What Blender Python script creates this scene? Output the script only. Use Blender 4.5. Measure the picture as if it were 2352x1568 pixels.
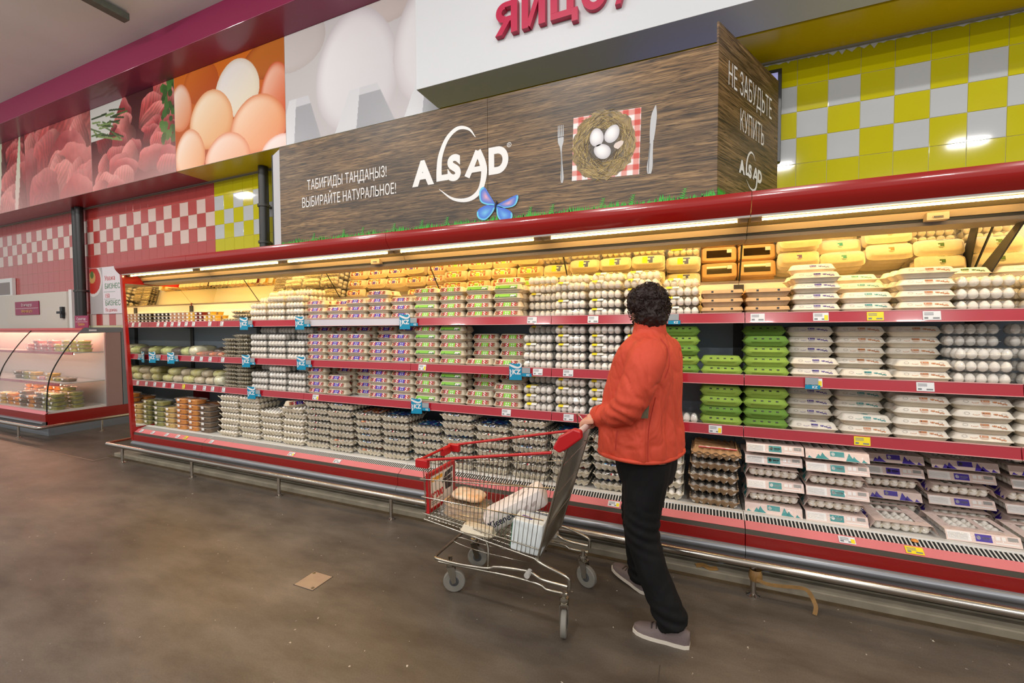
import bpy, bmesh, math, random
import numpy as np
from mathutils import Vector, Matrix
random.seed(7); np.random.seed(7)
for o in list(bpy.data.objects): bpy.data.objects.remove(o)
SC = bpy.context.scene; COL = SC.collection
R = math.radians
def lin(c):
    c = [x/255.0 for x in c]
    return tuple(x/12.92 if x <= 0.04045 else ((x+0.055)/1.055)**2.4 for x in c)
# ------------------------------------------------------------------ camera
CAMH = 1.5
_y, _p, _r = R(23.257), R(-1.829), R(-0.25)
_F = Vector((-math.sin(_y)*math.cos(_p), math.cos(_y)*math.cos(_p), math.sin(_p)))
_r0 = Vector((math.cos(_y), math.sin(_y), 0)); _u0 = _r0.cross(_F)
_R = math.cos(_r)*_r0 + math.sin(_r)*_u0; _U = -math.sin(_r)*_r0 + math.cos(_r)*_u0
cam_d = bpy.data.cameras.new('camera'); cam = bpy.data.objects.new('camera', cam_d); COL.objects.link(cam)
cam_d.sensor_width = 36; cam_d.lens = 994.2/2352*36; cam_d.clip_start = 0.05; cam_d.clip_end = 200
m = Matrix.Identity(4)
for i in range(3): m[i][0] = _R[i]; m[i][1] = _U[i]; m[i][2] = -_F[i]
m.translation = (0, 0, CAMH); cam.matrix_world = m
SC.camera = cam
# ------------------------------------------------------------------ world, lights, exposure
w = bpy.data.worlds.new('World'); SC.world = w; w.use_nodes = True
w.node_tree.nodes['Background'].inputs[0].default_value = (1.0, 0.985, 0.96, 1)
w.node_tree.nodes['Background'].inputs[1].default_value = 0.62
SC.view_settings.view_transform = 'Standard'; SC.view_settings.look = 'None'
SC.view_settings.exposure = 0.0; SC.view_settings.gamma = 1.0; SC.view_settings.use_curve_mapping = False
def area(name, loc, sx, sy, power, col, rot=(0, 0, 0)):
    l = bpy.data.lights.new(name, 'AREA'); l.shape = 'RECTANGLE'; l.size = sx; l.size_y = sy; l.energy = power; l.color = col
    o = bpy.data.objects.new(name, l); COL.objects.link(o); o.location = loc; o.rotation_euler = rot
    return o
# two rows of store luminaires and an added rear fill row under the hall ceiling, aimed down and a little towards the wall of cases
for i, x in enumerate((-10.5, -7.5, -4.5, -1.5, 1.5, 4.5)):
    area('ceiling_and_fill_light', (x, 0.6, 4.85), 0.5, 0.09, 37, (1, 0.97, 0.93), (R(22), 0, 0))
    area('ceiling_and_fill_light', (x, -2.6, 4.85), 0.5, 0.09, 43, (1, 0.97, 0.93), (R(25), 0, 0))
    area('ceiling_and_fill_light', (x, -6.2, 4.85), 0.5, 0.09, 53, (1, 0.97, 0.93), (R(38), 0, 0))  # unseen rear row, added to brighten front faces below the shelves
# ------------------------------------------------------------------ materials
MATS = {}
def new_mat(name):
    m = bpy.data.materials.new(name); m.use_nodes = True
    return m, m.node_tree.nodes, m.node_tree.links, m.node_tree.nodes['Principled BSDF']
def M(name, col=None, rough=0.5, metal=0.0, spec=0.5, var=0.0, vscale=8.0, bump=0.0, bscale=60.0, emit=None, estr=0.0, coat=0.0, stretch=None, col2=None):
    if name in MATS: return MATS[name]
    m, n, l, b = new_mat(name)
    c = lin(col)
    b.inputs['Base Color'].default_value = (*c, 1); b.inputs['Roughness'].default_value = rough
    b.inputs['Metallic'].default_value = metal; b.inputs['Specular IOR Level'].default_value = spec
    b.inputs['Coat Weight'].default_value = coat
    tc = None
    if var or bump or col2:
        tc = n.new('ShaderNodeTexCoord'); mp = n.new('ShaderNodeMapping'); l.new(tc.outputs['Object'], mp.inputs[0])
        if stretch: mp.inputs['Scale'].default_value = stretch
    if var or col2:
        t = n.new('ShaderNodeTexNoise'); t.inputs['Scale'].default_value = vscale; t.inputs['Detail'].default_value = 5
        l.new(mp.outputs[0], t.inputs['Vector'])
        r = n.new('ShaderNodeValToRGB'); l.new(t.outputs['Fac'], r.inputs[0])
        c2 = lin(col2) if col2 else tuple(min(1, x*(1+var)) for x in c)
        c1 = c if col2 else tuple(x*(1-var) for x in c)
        r.color_ramp.elements[0].position = 0.3; r.color_ramp.elements[1].position = 0.7
        r.color_ramp.elements[0].color = (*c1, 1); r.color_ramp.elements[1].color = (*c2, 1)
        l.new(r.outputs[0], b.inputs['Base Color'])
    if bump:
        t2 = n.new('ShaderNodeTexNoise'); t2.inputs['Scale'].default_value = bscale; t2.inputs['Detail'].default_value = 4
        l.new(mp.outputs[0], t2.inputs['Vector'])
        bp = n.new('ShaderNodeBump'); bp.inputs['Strength'].default_value = bump; bp.inputs['Distance'].default_value = 0.004
        l.new(t2.outputs['Fac'], bp.inputs['Height']); l.new(bp.outputs[0], b.inputs['Normal'])
    if emit:
        b.inputs['Emission Color'].default_value = (*lin(emit), 1); b.inputs['Emission Strength'].default_value = estr
    MATS[name] = m
    return m
def film_mat(name, tint=(255, 255, 255), gloss=0.12, rough=0.08, haze=0.0, bump=0.0, bscale=30.0):
    # thin clear plastic: mostly see-through, a fresnel gloss and a little milky haze
    if name in MATS: return MATS[name]
    m = bpy.data.materials.new(name); m.use_nodes = True
    n = m.node_tree.nodes; l = m.node_tree.links; n.clear()
    out = n.new('ShaderNodeOutputMaterial'); tr = n.new('ShaderNodeBsdfTransparent'); gl = n.new('ShaderNodeBsdfGlossy'); df = n.new('ShaderNodeBsdfDiffuse')
    tr.inputs[0].default_value = (*lin(tint), 1); gl.inputs['Roughness'].default_value = rough; df.inputs[0].default_value = (*lin((235, 235, 235)), 1)
    fr = n.new('ShaderNodeLayerWeight'); fr.inputs['Blend'].default_value = 0.35
    mr = n.new('ShaderNodeMapRange'); mr.inputs['To Min'].default_value = gloss*0.5; mr.inputs['To Max'].default_value = min(1, gloss*4)
    l.new(fr.outputs['Fresnel'], mr.inputs[0])
    a = n.new('ShaderNodeMixShader'); a.inputs[0].default_value = haze; l.new(tr.outputs[0], a.inputs[1]); l.new(df.outputs[0], a.inputs[2])
    c = n.new('ShaderNodeMixShader'); l.new(mr.outputs[0], c.inputs[0]); l.new(a.outputs[0], c.inputs[1]); l.new(gl.outputs[0], c.inputs[2])
    if bump:
        tc = n.new('ShaderNodeTexCoord'); t = n.new('ShaderNodeTexNoise'); t.inputs['Scale'].default_value = bscale; t.inputs['Detail'].default_value = 3
        oi = n.new('ShaderNodeObjectInfo'); va = n.new('ShaderNodeVectorMath'); va.operation = 'ADD'
        l.new(tc.outputs['Object'], va.inputs[0]); l.new(oi.outputs['Random'], va.inputs[1]); l.new(va.outputs[0], t.inputs['Vector'])
        bp = n.new('ShaderNodeBump'); bp.inputs['Strength'].default_value = bump; bp.inputs['Distance'].default_value = 0.02
        l.new(t.outputs['Fac'], bp.inputs['Height']); l.new(bp.outputs[0], gl.inputs['Normal']); l.new(bp.outputs[0], fr.inputs['Normal'])
    l.new(c.outputs[0], out.inputs[0]); MATS[name] = m
    return m
def print_mat(name='printed_picture', rough=0.35):
    # flat print: the picture's colours are stored on the printed sheet's own mesh
    if name in MATS: return MATS[name]
    m, n, l, b = new_mat(name); a = n.new('ShaderNodeAttribute'); a.attribute_name = 'print'
    l.new(a.outputs['Color'], b.inputs['Base Color']); b.inputs['Roughness'].default_value = rough
    MATS[name] = m
    return m
# ------------------------------------------------------------------ mesh helpers
class G:
    def __init__(s): s.v = []; s.f = []; s.m = []
    def add(s, vs, fs, mi=0):
        b = len(s.v); s.v += [tuple(p) for p in vs]
        for f in fs: s.f.append([i+b for i in f]); s.m.append(mi)
        return s
    def box(s, x0, x1, y0, y1, z0, z1, mi=0):
        return s.add([(x0,y0,z0),(x1,y0,z0),(x1,y1,z0),(x0,y1,z0),(x0,y0,z1),(x1,y0,z1),(x1,y1,z1),(x0,y1,z1)],
            [(0,3,2,1),(4,5,6,7),(0,1,5,4),(1,2,6,5),(2,3,7,6),(3,0,4,7)], mi)
    def quad(s, a, b, c, d, mi=0): return s.add([a, b, c, d], [(0,1,2,3)], mi)
    def prism(s, prof, x0, x1, mi=0, cap=True):      # profile of (y, z), extruded along x
        n = len(prof); vs = [(x0, y, z) for y, z in prof] + [(x1, y, z) for y, z in prof]
        fs = [(i, (i+1) % n, n+(i+1) % n, n+i) for i in range(n)]
        if cap: fs += [tuple(range(n))[::-1], tuple(range(n, 2*n))]
        return s.add(vs, fs, mi)
    def extr(s, pts, vec, mi=0):                      # any planar 3d polygon, extruded by a vector
        n = len(pts); vec = Vector(vec); vs = [tuple(p) for p in pts] + [tuple(Vector(p)+vec) for p in pts]
        fs = [(i, (i+1) % n, n+(i+1) % n, n+i) for i in range(n)] + [tuple(range(n))[::-1], tuple(range(n, 2*n))]
        return s.add(vs, fs, mi)
    def loft(s, rings, mi=0, cap0=True, cap1=True, closed=True):
        n = len(rings[0]); vs = [p for r in rings for p in r]; fs = []
        for k in range(len(rings)-1):
            for i in range(n if closed else n-1):
                j = (i+1) % n; fs.append((k*n+i, k*n+j, (k+1)*n+j, (k+1)*n+i))
        if cap0: fs.append(tuple(range(n))[::-1])
        if cap1: fs.append(tuple(range((len(rings)-1)*n, len(rings)*n)))
        return s.add(vs, fs, mi)
    def tube(s, pts, r, n=8, mi=0, cap=True):
        pts = [Vector(p) for p in pts]; rings = []; prev = None
        for i, p in enumerate(pts):
            a = pts[max(i-1, 0)]; b = pts[min(i+1, len(pts)-1)]; t = (b-a).normalized()
            if prev is None:
                u = t.orthogonal().normalized()
            else:
                u = (prev - t*prev.dot(t)); u = u.normalized() if u.length > 1e-6 else t.orthogonal().normalized()
            prev = u; v = t.cross(u); rr = r[i] if isinstance(r, (list, tuple)) else r
            rings.append([tuple(p + u*rr*math.cos(2*math.pi*k/n) + v*rr*math.sin(2*math.pi*k/n)) for k in range(n)])
        return s.loft(rings, mi, cap, cap)
    def lathe(s, prof, n=16, c=(0,0,0), mi=0, cap=True):   # profile of (r, z)
        return s.loft([[(c[0]+r*math.cos(2*math.pi*k/n), c[1]+r*math.sin(2*math.pi*k/n), c[2]+z) for k in range(n)] for r, z in prof], mi, cap, cap)
    def xf(s, mat):
        s.v = [tuple(mat @ Vector(p)) for p in s.v]; return s
    def merge(s, g, mat=None, mi=None):
        vs = g.v if mat is None else [tuple(mat @ Vector(p)) for p in g.v]
        b = len(s.v); s.v += vs
        for f, k in zip(g.f, g.m): s.f.append([i+b for i in f]); s.m.append(k if mi is None else mi)
        return s
def mesh(name, g, mats, smooth=None, bev=0.0):
    me = bpy.data.meshes.new(name); me.from_pydata(g.v, [], g.f)
    for mt in (mats if isinstance(mats, (list, tuple)) else [mats]): me.materials.append(mt)
    if len(me.materials) > 1: me.polygons.foreach_set('material_index', g.m)
    bm = bmesh.new(); bm.from_mesh(me)
    bmesh.ops.recalc_face_normals(bm, faces=bm.faces)
    if bev: bmesh.ops.bevel(bm, geom=[e for e in bm.edges if len(e.link_faces) == 2 and e.calc_face_angle(0) > 0.6], offset=bev, segments=2, affect='EDGES', profile=0.5)
    bm.to_mesh(me); bm.free()
    if smooth is not None:
        me.shade_smooth(); me.set_sharp_from_angle(angle=R(smooth))
    return me
def link(name, me, parent=None, loc=(0,0,0), rot=(0,0,0)):
    o = bpy.data.objects.new(name, me); COL.objects.link(o); o.parent = parent; o.location = loc; o.rotation_euler = rot
    return o
def tag(o, label=None, cat=None, group=None, kind=None):
    if label: o['label'] = label
    if cat: o['category'] = cat
    if group: o['group'] = group
    if kind: o['kind'] = kind
    return o
def obj(name, g, mats, parent=None, smooth=None, bev=0.0, loc=(0,0,0), rot=(0,0,0)):
    return link(name, mesh(name, g, mats, smooth, bev), parent, loc, rot)
def thing(name, label, cat, loc=(0,0,0), rz=0, group=None):
    return tag(link(name, None, None, loc, (0, 0, rz)), label, cat, group)
def wpart(name, g, mats, parent, smooth=None, bev=0.0, top=None):
    # geometry given in world coordinates, made a child of an unrotated thing
    o = obj(name, g, mats, parent, smooth, bev); t = parent
    if t.parent is None: o.location = -Vector(t.location)
    return o
def struct(name, g, mats, smooth=None, bev=0.0, label=None):
    o = obj(name, g, mats, None, smooth, bev); o['kind'] = 'structure'
    if label: o['label'] = label
    return o
ORD = ['first', 'second', 'third', 'fourth', 'fifth', 'sixth', 'seventh', 'eighth', 'ninth', 'tenth', 'eleventh', 'twelfth', 'thirteenth', 'fourteenth', 'fifteenth', 'sixteenth']
def printed(name, parent, P0, Uv, Vv, nx, ny, fn, mat=None, off=(0,0,0)):
    # a flat printed sheet: grid of faces whose vertex colours carry the picture, fn(u, v) -> sRGB 0..255
    u, v = np.meshgrid(np.linspace(0, 1, nx+1), np.linspace(0, 1, ny+1)); P0 = np.array(P0, float); Uv = np.array(Uv, float); Vv = np.array(Vv, float)
    pos = P0 + u[..., None]*Uv + v[..., None]*Vv + np.array(off)
    c = np.clip(fn(u, v), 0, 255)/255.0; c = np.where(c <= 0.04045, c/12.92, ((c+0.055)/1.055)**2.4)
    idx = np.arange((nx+1)*(ny+1)).reshape(ny+1, nx+1)
    fs = np.stack([idx[:-1,:-1], idx[:-1,1:], idx[1:,1:], idx[1:,:-1]], -1).reshape(-1, 4)
    me = bpy.data.meshes.new(name); me.from_pydata(pos.reshape(-1, 3).tolist(), [], fs.tolist())
    a = me.color_attributes.new('print', 'FLOAT_COLOR', 'POINT')
    a.data.foreach_set('color', np.concatenate([c.reshape(-1, 3), np.ones(((nx+1)*(ny+1), 1))], 1).astype('f').ravel())
    me.materials.append(mat or print_mat())
    o = link(name, me, parent)
    if parent and parent.parent is None and parent.type == 'EMPTY': o.location = -Vector(parent.location)
    return o
_fonts = {}
def text_mesh(s, size=1.0, depth=0.0, sx=1.0, shear=0.0, weight=0.0, align='LEFT', bevel=0.0):
    cu = bpy.data.curves.new('lettering', 'FONT'); cu.body = s; cu.size = size; cu.extrude = depth; cu.shear = shear; cu.offset = weight; cu.align_x = align; cu.bevel_depth = bevel; cu.bevel_resolution = 1
    o = bpy.data.objects.new('lettering', cu); COL.objects.link(o)
    dg = bpy.context.evaluated_depsgraph_get(); dg.update()
    me = bpy.data.meshes.new_from_object(o.evaluated_get(dg)); bpy.data.objects.remove(o); bpy.data.curves.remove(cu)
    if sx != 1.0: me.transform(Matrix.Diagonal((sx, 1, 1, 1)))
    return me
def text(name, s, mat, parent, P, X, Y, size, depth=0.0, sx=1.0, shear=0.0, weight=0.0, align='LEFT', bevel=0.0):
    # text starting at world point P, running along X with its up axis Y
    me = text_mesh(s, size, depth, sx, shear, weight, align, bevel); X = Vector(X).normalized(); Y = Vector(Y).normalized(); Z = X.cross(Y)
    mt = Matrix.Identity(4)
    for i in range(3): mt[i][0] = X[i]; mt[i][1] = Y[i]; mt[i][2] = Z[i]; mt[i][3] = P[i]
    me.transform(mt); me.materials.clear(); me.materials.append(mat); me.name = name
    o = link(name, me, parent)
    if parent and parent.parent is None: o.location = -Vector(parent.location)
    return o
# ================================================================== the setting
def floor_mat():
    m, n, l, b = new_mat('polished_concrete'); tc = n.new('ShaderNodeTexCoord')
    def noise(s, d, rgh=0.55, st=(1,1,1)):
        mp = n.new('ShaderNodeMapping'); mp.inputs['Scale'].default_value = st; l.new(tc.outputs['Object'], mp.inputs[0])
        t = n.new('ShaderNodeTexNoise'); t.inputs['Scale'].default_value = s; t.inputs['Detail'].default_value = d; t.inputs['Roughness'].default_value = rgh
        l.new(mp.outputs[0], t.inputs['Vector']); return t.outputs['Fac']
    def ramp(f, a, ca, b_, cb):
        r = n.new('ShaderNodeValToRGB'); r.color_ramp.elements[0].position = a; r.color_ramp.elements[1].position = b_
        r.color_ramp.elements[0].color = (*lin(ca), 1); r.color_ramp.elements[1].color = (*lin(cb), 1); l.new(f, r.inputs[0]); return r.outputs[0]
    def mix(f, a, c, mode='MIX'):
        x = n.new('ShaderNodeMixRGB'); x.blend_type = mode
        if isinstance(f, float): x.inputs[0].default_value = f
        else: l.new(f, x.inputs[0])
        l.new(a, x.inputs[1]); l.new(c, x.inputs[2]); return x.outputs[0]
    c = ramp(noise(0.7, 6, 0.6, (1, 0.6, 1)), 0.32, (86, 76, 67), 0.7, (116, 105, 93))
    c2 = ramp(noise(4.0, 8, 0.62, (0.5, 1.2, 1)), 0.3, (68, 59, 52), 0.72, (134, 123, 111))
    c = mix(0.6, c, c2)
    c3 = ramp(noise(0.35, 3, 0.5), 0.42, (150, 146, 142), 0.62, (255, 255, 255)); c = mix(0.6, c, c3, 'MULTIPLY')
    sp = ramp(noise(130, 2), 0.35, (200, 196, 190), 0.65, (255, 255, 255)); c = mix(0.35, c, sp, 'MULTIPLY')
    fl = ramp(noise(38, 2), 0.735, (0, 0, 0), 0.755, (255, 255, 255))
    wh = n.new('ShaderNodeRGB'); wh.outputs[0].default_value = (*lin((188, 180, 168)), 1)
    c = mix(fl, c, wh.outputs[0])
    l.new(c, b.inputs['Base Color'])
    mr = n.new('ShaderNodeMapRange'); mr.inputs['To Min'].default_value = 0.32; mr.inputs['To Max'].default_value = 0.55
    l.new(noise(2.2, 5), mr.inputs[0]); l.new(mr.outputs[0], b.inputs['Roughness'])
    bp = n.new('ShaderNodeBump'); bp.inputs['Strength'].default_value = 0.06; bp.inputs['Distance'].default_value = 0.004
    l.new(noise(60, 4), bp.inputs['Height']); l.new(bp.outputs[0], b.inputs['Normal'])
    b.inputs['Specular IOR Level'].default_value = 0.4
    return m
struct('floor', G().box(-16, 6, -8, 4.2, -0.12, 0), floor_mat(), label='worn brown-grey polished concrete store floor')
joint = M('joint_filler', (70, 60, 52), 0.8)
struct('trim_1', G().box(-16, -6.35, 2.615, 2.62, -0.001, 0.0012).box(-6.355, -6.35, 2.62, 4.0, -0.001, 0.0012), M('joint_pale', (150, 132, 112), 0.8), label='thin pale joint cut in the concrete floor')
struct('trim_2', G().box(-0.145, -0.14, -3.0, 1.98, -0.001, 0.001), joint, label='dark control joint in the floor behind the shopper')
concrete = M('curb_concrete', (136, 127, 110), 0.75, var=0.18, vscale=9, bump=0.3, bscale=30)
struct('trim_3', G().box(-6.32, 4.0, 2.795, 4.0, 0.0, 0.045), concrete, bev=0.006, label='raised concrete curb under the refrigerated cases')
struct('trim_4', G().box(-6.4, 4.0, 2.765, 2.795, 0.0, 0.006), M('curb_grout', (84, 70, 50), 0.9, var=0.25, vscale=14), label='brown grout line along the curb')
plaster = M('wall_grout', (214, 206, 170), 0.85)
white_paint = M('white_paint', (226, 226, 224), 0.6)
struct('ceiling', G().box(-16, 6, -8, 4.2, 5.12, 5.25), M('ceiling_board', (232, 234, 232), 0.9, var=0.05, vscale=0.8), label='off-white hall ceiling')
WY = 4.03
wy = struct('wall_back', G().box(-6.308, 6, WY, WY+0.15, 0, 5.12), plaster, label='wall of yellow and white check tiles behind the cases')
wr = struct('wall_left', G().box(-16, -6.308, WY, WY+0.15, 0, 5.12), plaster, label='wall of red and pale check tiles behind the counter')
t_yel = M('tile_yellow', (192, 182, 6), 0.06, var=0.03, vscale=3, spec=0.45); t_wht = M('tile_white', (186, 188, 190), 0.05, var=0.03, vscale=3, spec=0.45)
t_red = M('tile_red', (178, 66, 62), 0.16, var=0.05, vscale=3, coat=0.3); t_pal = M('tile_pale', (214, 188, 178), 0.16, var=0.04, vscale=3, coat=0.3)
def tile_me(mt):
    g = G().box(-0.0986, 0.0986, -0.004, 0, -0.0986, 0.0986); return mesh('tile', g, mt, bev=0.0012)
TM = {k: tile_me(k2) for k, k2 in dict(y=t_yel, w=t_wht, r=t_red, p=t_pal).items()}
rest_y, rest_w, rest_r, rest_p = G(), G(), G(), G()
def lay(parent, k, row, red):
    x = 0.692+0.2*k+0.1; z = 3.468-0.2*row
    check = row in (1, 2, 3) and ((k % 2 == 1) if row in (1, 3) else (k % 2 == 0))
    if red and row == 9: check = k % 2 == 0
    key = ('p' if check else 'r') if red else ('w' if check else 'y')
    return x, z, key
for k in range(-35, 11):
    for row in range(0, 7):
        x, z, key = lay(wy, k, row, False)
        if k <= -28 or k >= -2:
            link('tile', TM[key], wy, (x, WY, z))
        else:
            (rest_w if key == 'w' else rest_y).box(x-.0985, x+.0985, WY-.004, WY, z-.0985, z+.0985)
cnt = 0
for k in range(-36, -82, -1):
    for row in range(0, 10):
        x, z, key = lay(wr, k, row, True)
        if cnt < 298: link('tile', TM[key], wr, (x, WY, z)); cnt += 1
        else: (rest_p if key == 'p' else rest_r).box(x-.0985, x+.0985, WY-.004, WY, z-.0985, z+.0985)
tag(obj('tile_field', rest_y, t_yel, wy), kind='stuff'); tag(obj('tile_field', rest_w, t_wht, wy), kind='stuff')
tag(obj('tile_field', rest_r, t_red, wr), kind='stuff'); tag(obj('tile_field', rest_p, t_pal, wr), kind='stuff')
# torn sealant along the top of the yellow tiles
g = G(); x = 0.3
while x < 2.6:
    h = 0.008+0.016*random.random()+(0.02 if 0.85 < x < 1.15 else 0); w_ = random.uniform(0.03, 0.09)
    g.add([(x, WY-0.006, 3.585), (x+w_, WY-0.006, 3.585), (x+w_, WY-0.006, 3.575-0.006*random.random()), (x+w_*0.5, WY-0.006, 3.575-h), (x, WY-0.006, 3.575-0.006*random.random())], [(0,1,2,3,4)]); x += w_
obj('sealant', g, M('sealant', (205, 205, 200), 0.7), wy)
# soffit, mural frieze and magenta fascia above it
YM = 3.585
sof_r = M('soffit_red', (150, 30, 34), 0.3); sof_y = M('soffit_yellow', (214, 182, 0), 0.28)
struct('trim_5', G().box(-16, -6.377, YM+0.012, WY, 3.585, 3.61), sof_r, label='red soffit under the picture frieze')
struct('trim_6', G().box(-6.377, 6, YM+0.012, WY, 3.585, 3.61), sof_y, label='yellow soffit under the picture frieze')
struct('trim_7', G().box(-16, 6, YM+0.012, YM+0.04, 3.61, 4.8), white_paint, label='board carrying the picture frieze')
mag = M('fascia_magenta', (138, 28, 74), 0.35, var=0.03, vscale=1.5, coat=0.2)
struct('trim_8', G().box(-16, 6, 3.24, YM+0.04, 4.8, 5.12), mag, bev=0.004, label='glossy magenta fascia above the picture frieze')
struct('trim_9', G().box(-16, 6, WY-0.03, WY-0.0085, 3.571, 3.585), M('edge_trim', (140, 136, 130), 0.5), label='thin grey trim where soffit meets tiles')
# pipes on the wall
def pipe(x, r, z0, z1, lab):
    t = thing('wall_pipe', lab, 'pipe', (x, WY-0.05-r, z0))
    obj('tube', G().tube([(0,0,0), (0,0,z1-z0)], r, 14), M('pipe_black', (34, 32, 32), 0.4), t, 40)
    g = G()
    for z in (0.3, (z1-z0)*0.6): obj('clamp', G().tube([(0,0,z), (0,0,z+0.03)], r*1.25, 14).box(-0.012, 0.012, 0, 0.05+r, z, z+0.03), M('pipe_clamp', (60, 58, 56), 0.5), t, 40)
pipe(-9.86, 0.045, 0.0, 3.58, 'black pipe down the red tiles, left one of a close pair')
pipe(-9.70, 0.055, 0.0, 3.58, 'brown-black pipe down the red tiles, right one of a close pair')
pipe(-5.16, 0.06, 2.3, 3.58, 'black pipe on yellow tiles beside the wooden banner')
# ================================================================== refrigerated cases
red_e = M('enamel_red', (158, 24, 20), 0.16, coat=0.5); red_d = M('panel_red', (138, 20, 18), 0.3)
grey_b = M('bumper_grey', (132, 134, 140), 0.3, metal=0.5); dark = M('dark_steel', (40, 42, 46), 0.55); black = M('black_gap', (14, 14, 14), 0.7)
steel = M('brushed_steel', (120, 114, 104), 0.32, metal=0.9, bump=0.1, bscale=40, stretch=(1, 30, 30)); deck_w = M('deck_white', (214, 212, 208), 0.4)
slate = M('back_slate', (128, 140, 152), 0.5); cream = M('case_white', (228, 224, 214), 0.5); strip_p = M('price_strip', (212, 116, 122), 0.34, spec=0.5, var=0.05, vscale=5)
rail_blank = M('price_rail_blank', (186, 184, 196), 0.3); rail_r = M('price_rail_red', (166, 22, 42), 0.2, coat=0.6); rail_e = M('rail_edge', (226, 168, 166), 0.25); olive = M('reflector', (112, 98, 58), 0.5)
beige = M('lip_beige', (170, 146, 112), 0.5); lipgrey = M('lip_grey', (118, 108, 100), 0.5)
mirror_m = M('mirror', (236, 232, 222), 0.02, metal=1.0)
tube_m = M('light_tube', (255, 255, 255), 0.5, emit=(255, 218, 150), estr=46.0)
warm_m = M('warm_tube', (255, 255, 255), 0.5, emit=(255, 200, 100), estr=62.0)
shelf_w = M('shelf_white', (206, 206, 206), 0.4)
DECK = 0.352; SH = [1.572, 1.188, 0.866]; YS = 3.03
slit = M('vent_slit', (22, 22, 24), 0.8)
def case_unit(x0, x1, label, left_end=False, fins=False):
    t = thing('refrigerated_case', label, 'display case', ((x0+x1)/2, 3.0, 0.045))
    e = 0.0015; a, b = x0+e, x1-e
    wpart('plinth', G().box(a, b, 2.99, 3.9, 0.045, 0.13), black, t)
    wpart('leg', G().tube([(a+0.12, 2.93, 0.045), (a+0.12, 2.93, 0.14)], 0.022, 10), grey_b, t, 40)
    wpart('leg', G().tube([(b-0.12, 2.93, 0.045), (b-0.12, 2.93, 0.14)], 0.022, 10), grey_b, t, 40)
    wpart('bumper', G().prism([(2.85, 0.218), (2.822, 0.218), (2.806, 0.205), (2.80, 0.19), (2.806, 0.176), (2.82, 0.168), (2.828, 0.15), (2.828, 0.122), (2.90, 0.112), (2.90, 0.13)], a, b), grey_b, t, 50)
    g = G()
    x = a+0.18
    while x < b-0.3: g.box(x, x+0.010, 2.826, 2.8285, 0.128, 0.138); x += 0.02
    tag(wpart('vent_slits', g, slit, t), kind='stuff')
    wpart('front_panel', G().box(a, b, 2.83, 2.86, 0.216, 0.288), red_d, t, bev=0.003)
    wpart('steel_strip', G().prism([(2.833, 0.288), (2.836, 0.314), (2.87, 0.316), (2.87, 0.288)], a, b), steel, t)
    wpart('price_strip', G().prism([(2.842, 0.314), (2.888, 0.346), (2.894, 0.340), (2.848, 0.308)], a+0.001, b-0.001), strip_p, t)
    wpart('intake_lip', G().prism([(2.955, 0.352), (2.96, 0.366), (2.995, 0.366), (3.0, 0.352)], a, b), deck_w, t, bev=0.002)
    gr = wpart('intake_grille', G().prism([(2.888, 0.336), (2.953, 0.358), (2.958, 0.340), (2.893, 0.318)], a, b), slit, t)
    # fins of the intake grille
    n = int((b-a)/0.0185); fm = mesh('fin', G().prism([(2.8885, 0.3375), (2.9545, 0.3600), (2.9545, 0.358), (2.8885, 0.3355)], -0.0035, 0.0035), deck_w); gg = G()
    for i in range(n+1):
        x = a+0.004+i*(b-a-0.008)/n
        if fins and x < 1.6: link('fin', fm, gr, (x, 0, 0))
        else: gg.prism([(2.8885, 0.3375), (2.9545, 0.3600), (2.9545, 0.358), (2.8885, 0.3355)], x-0.0035, x+0.0035)
    if gg.v: tag(obj('fin_row', gg, deck_w, gr), kind='stuff')
    wpart('deck', G().box(a, b, 2.998, 3.72, 0.335, DECK), deck_w, t)
    wpart('back_panel', G().prism([(3.50, 1.58), (3.50, 0.82), (3.69, 0.82), (3.69, 0.13), (3.72, 0.13), (3.72, 0.838), (3.53, 0.838), (3.53, 1.58)], a, b), slate, t)
    wpart('rear_wall', G().box(a, b, 3.78, 3.94, 0.13, 2.238), M('case_rear', (120, 122, 124), 0.5), t)
    k = round((x1-x0)/1.25)
    for i in range(k+1):
        x = x0+1.25*i; h = 0.028 if 0 < i < k else 0.016; c = x if 0 < i < k else (x+0.016 if i == 0 else x-0.016)
        u = wpart('upright', G().box(c-h, c+h, 3.489, 3.503, 0.825, 1.80), dark, t)
    for i in range(k):
        xa, xb = x0+1.25*i+0.002, x0+1.25*(i+1)-0.002
        for s in SH:
            sh = wpart('shelf', G().box(xa, xb, YS+0.004, 3.497, s-0.022, s), shelf_w, t)
            obj('price_rail', G().prism([(YS+0.004, s+0.012), (YS-0.004, s+0.012), (YS-0.014, s-0.046), (YS+0.004, s-0.046)], xa, xb), rail_blank if (s == SH[0] and abs(xa+3.483) < .01) else rail_r, sh)
            obj('rail_edge', G().box(xa, xb, YS-0.0065, YS+0.005, s+0.012, s+0.0155).box(xa, xb, YS-0.0165, YS+0.004, s-0.0495, s-0.046), rail_e, sh)
            for c in (xa+0.012, xb-0.012): obj('bracket', G().prism([(3.25, s-0.022), (3.489, s-0.022), (3.489, s-0.062), (3.46, s-0.062), (3.28, s-0.032)], c-0.003, c+0.003), dark, sh)
        wpart('mirror', G().prism([(3.50, 1.825), (3.27, 2.125), (3.278, 2.131), (3.508, 1.831)], xa+0.001, xb-0.001), mirror_m, t)
        if i or x0 > -5.9: wpart('mirror_seam', G().prism([(3.498, 1.823), (3.268, 2.123), (3.272, 2.127), (3.502, 1.827)], xa+0.0005, xa+0.0065), dark, t)
        wpart('mirror_trim', G().box(xa, xb, 3.497, 3.511, 1.812, 1.828), lipgrey, t)
        wpart('back_liner', G().box(xa, xb, 3.502, 3.52, 1.581, 1.812), cream, t)
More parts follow.
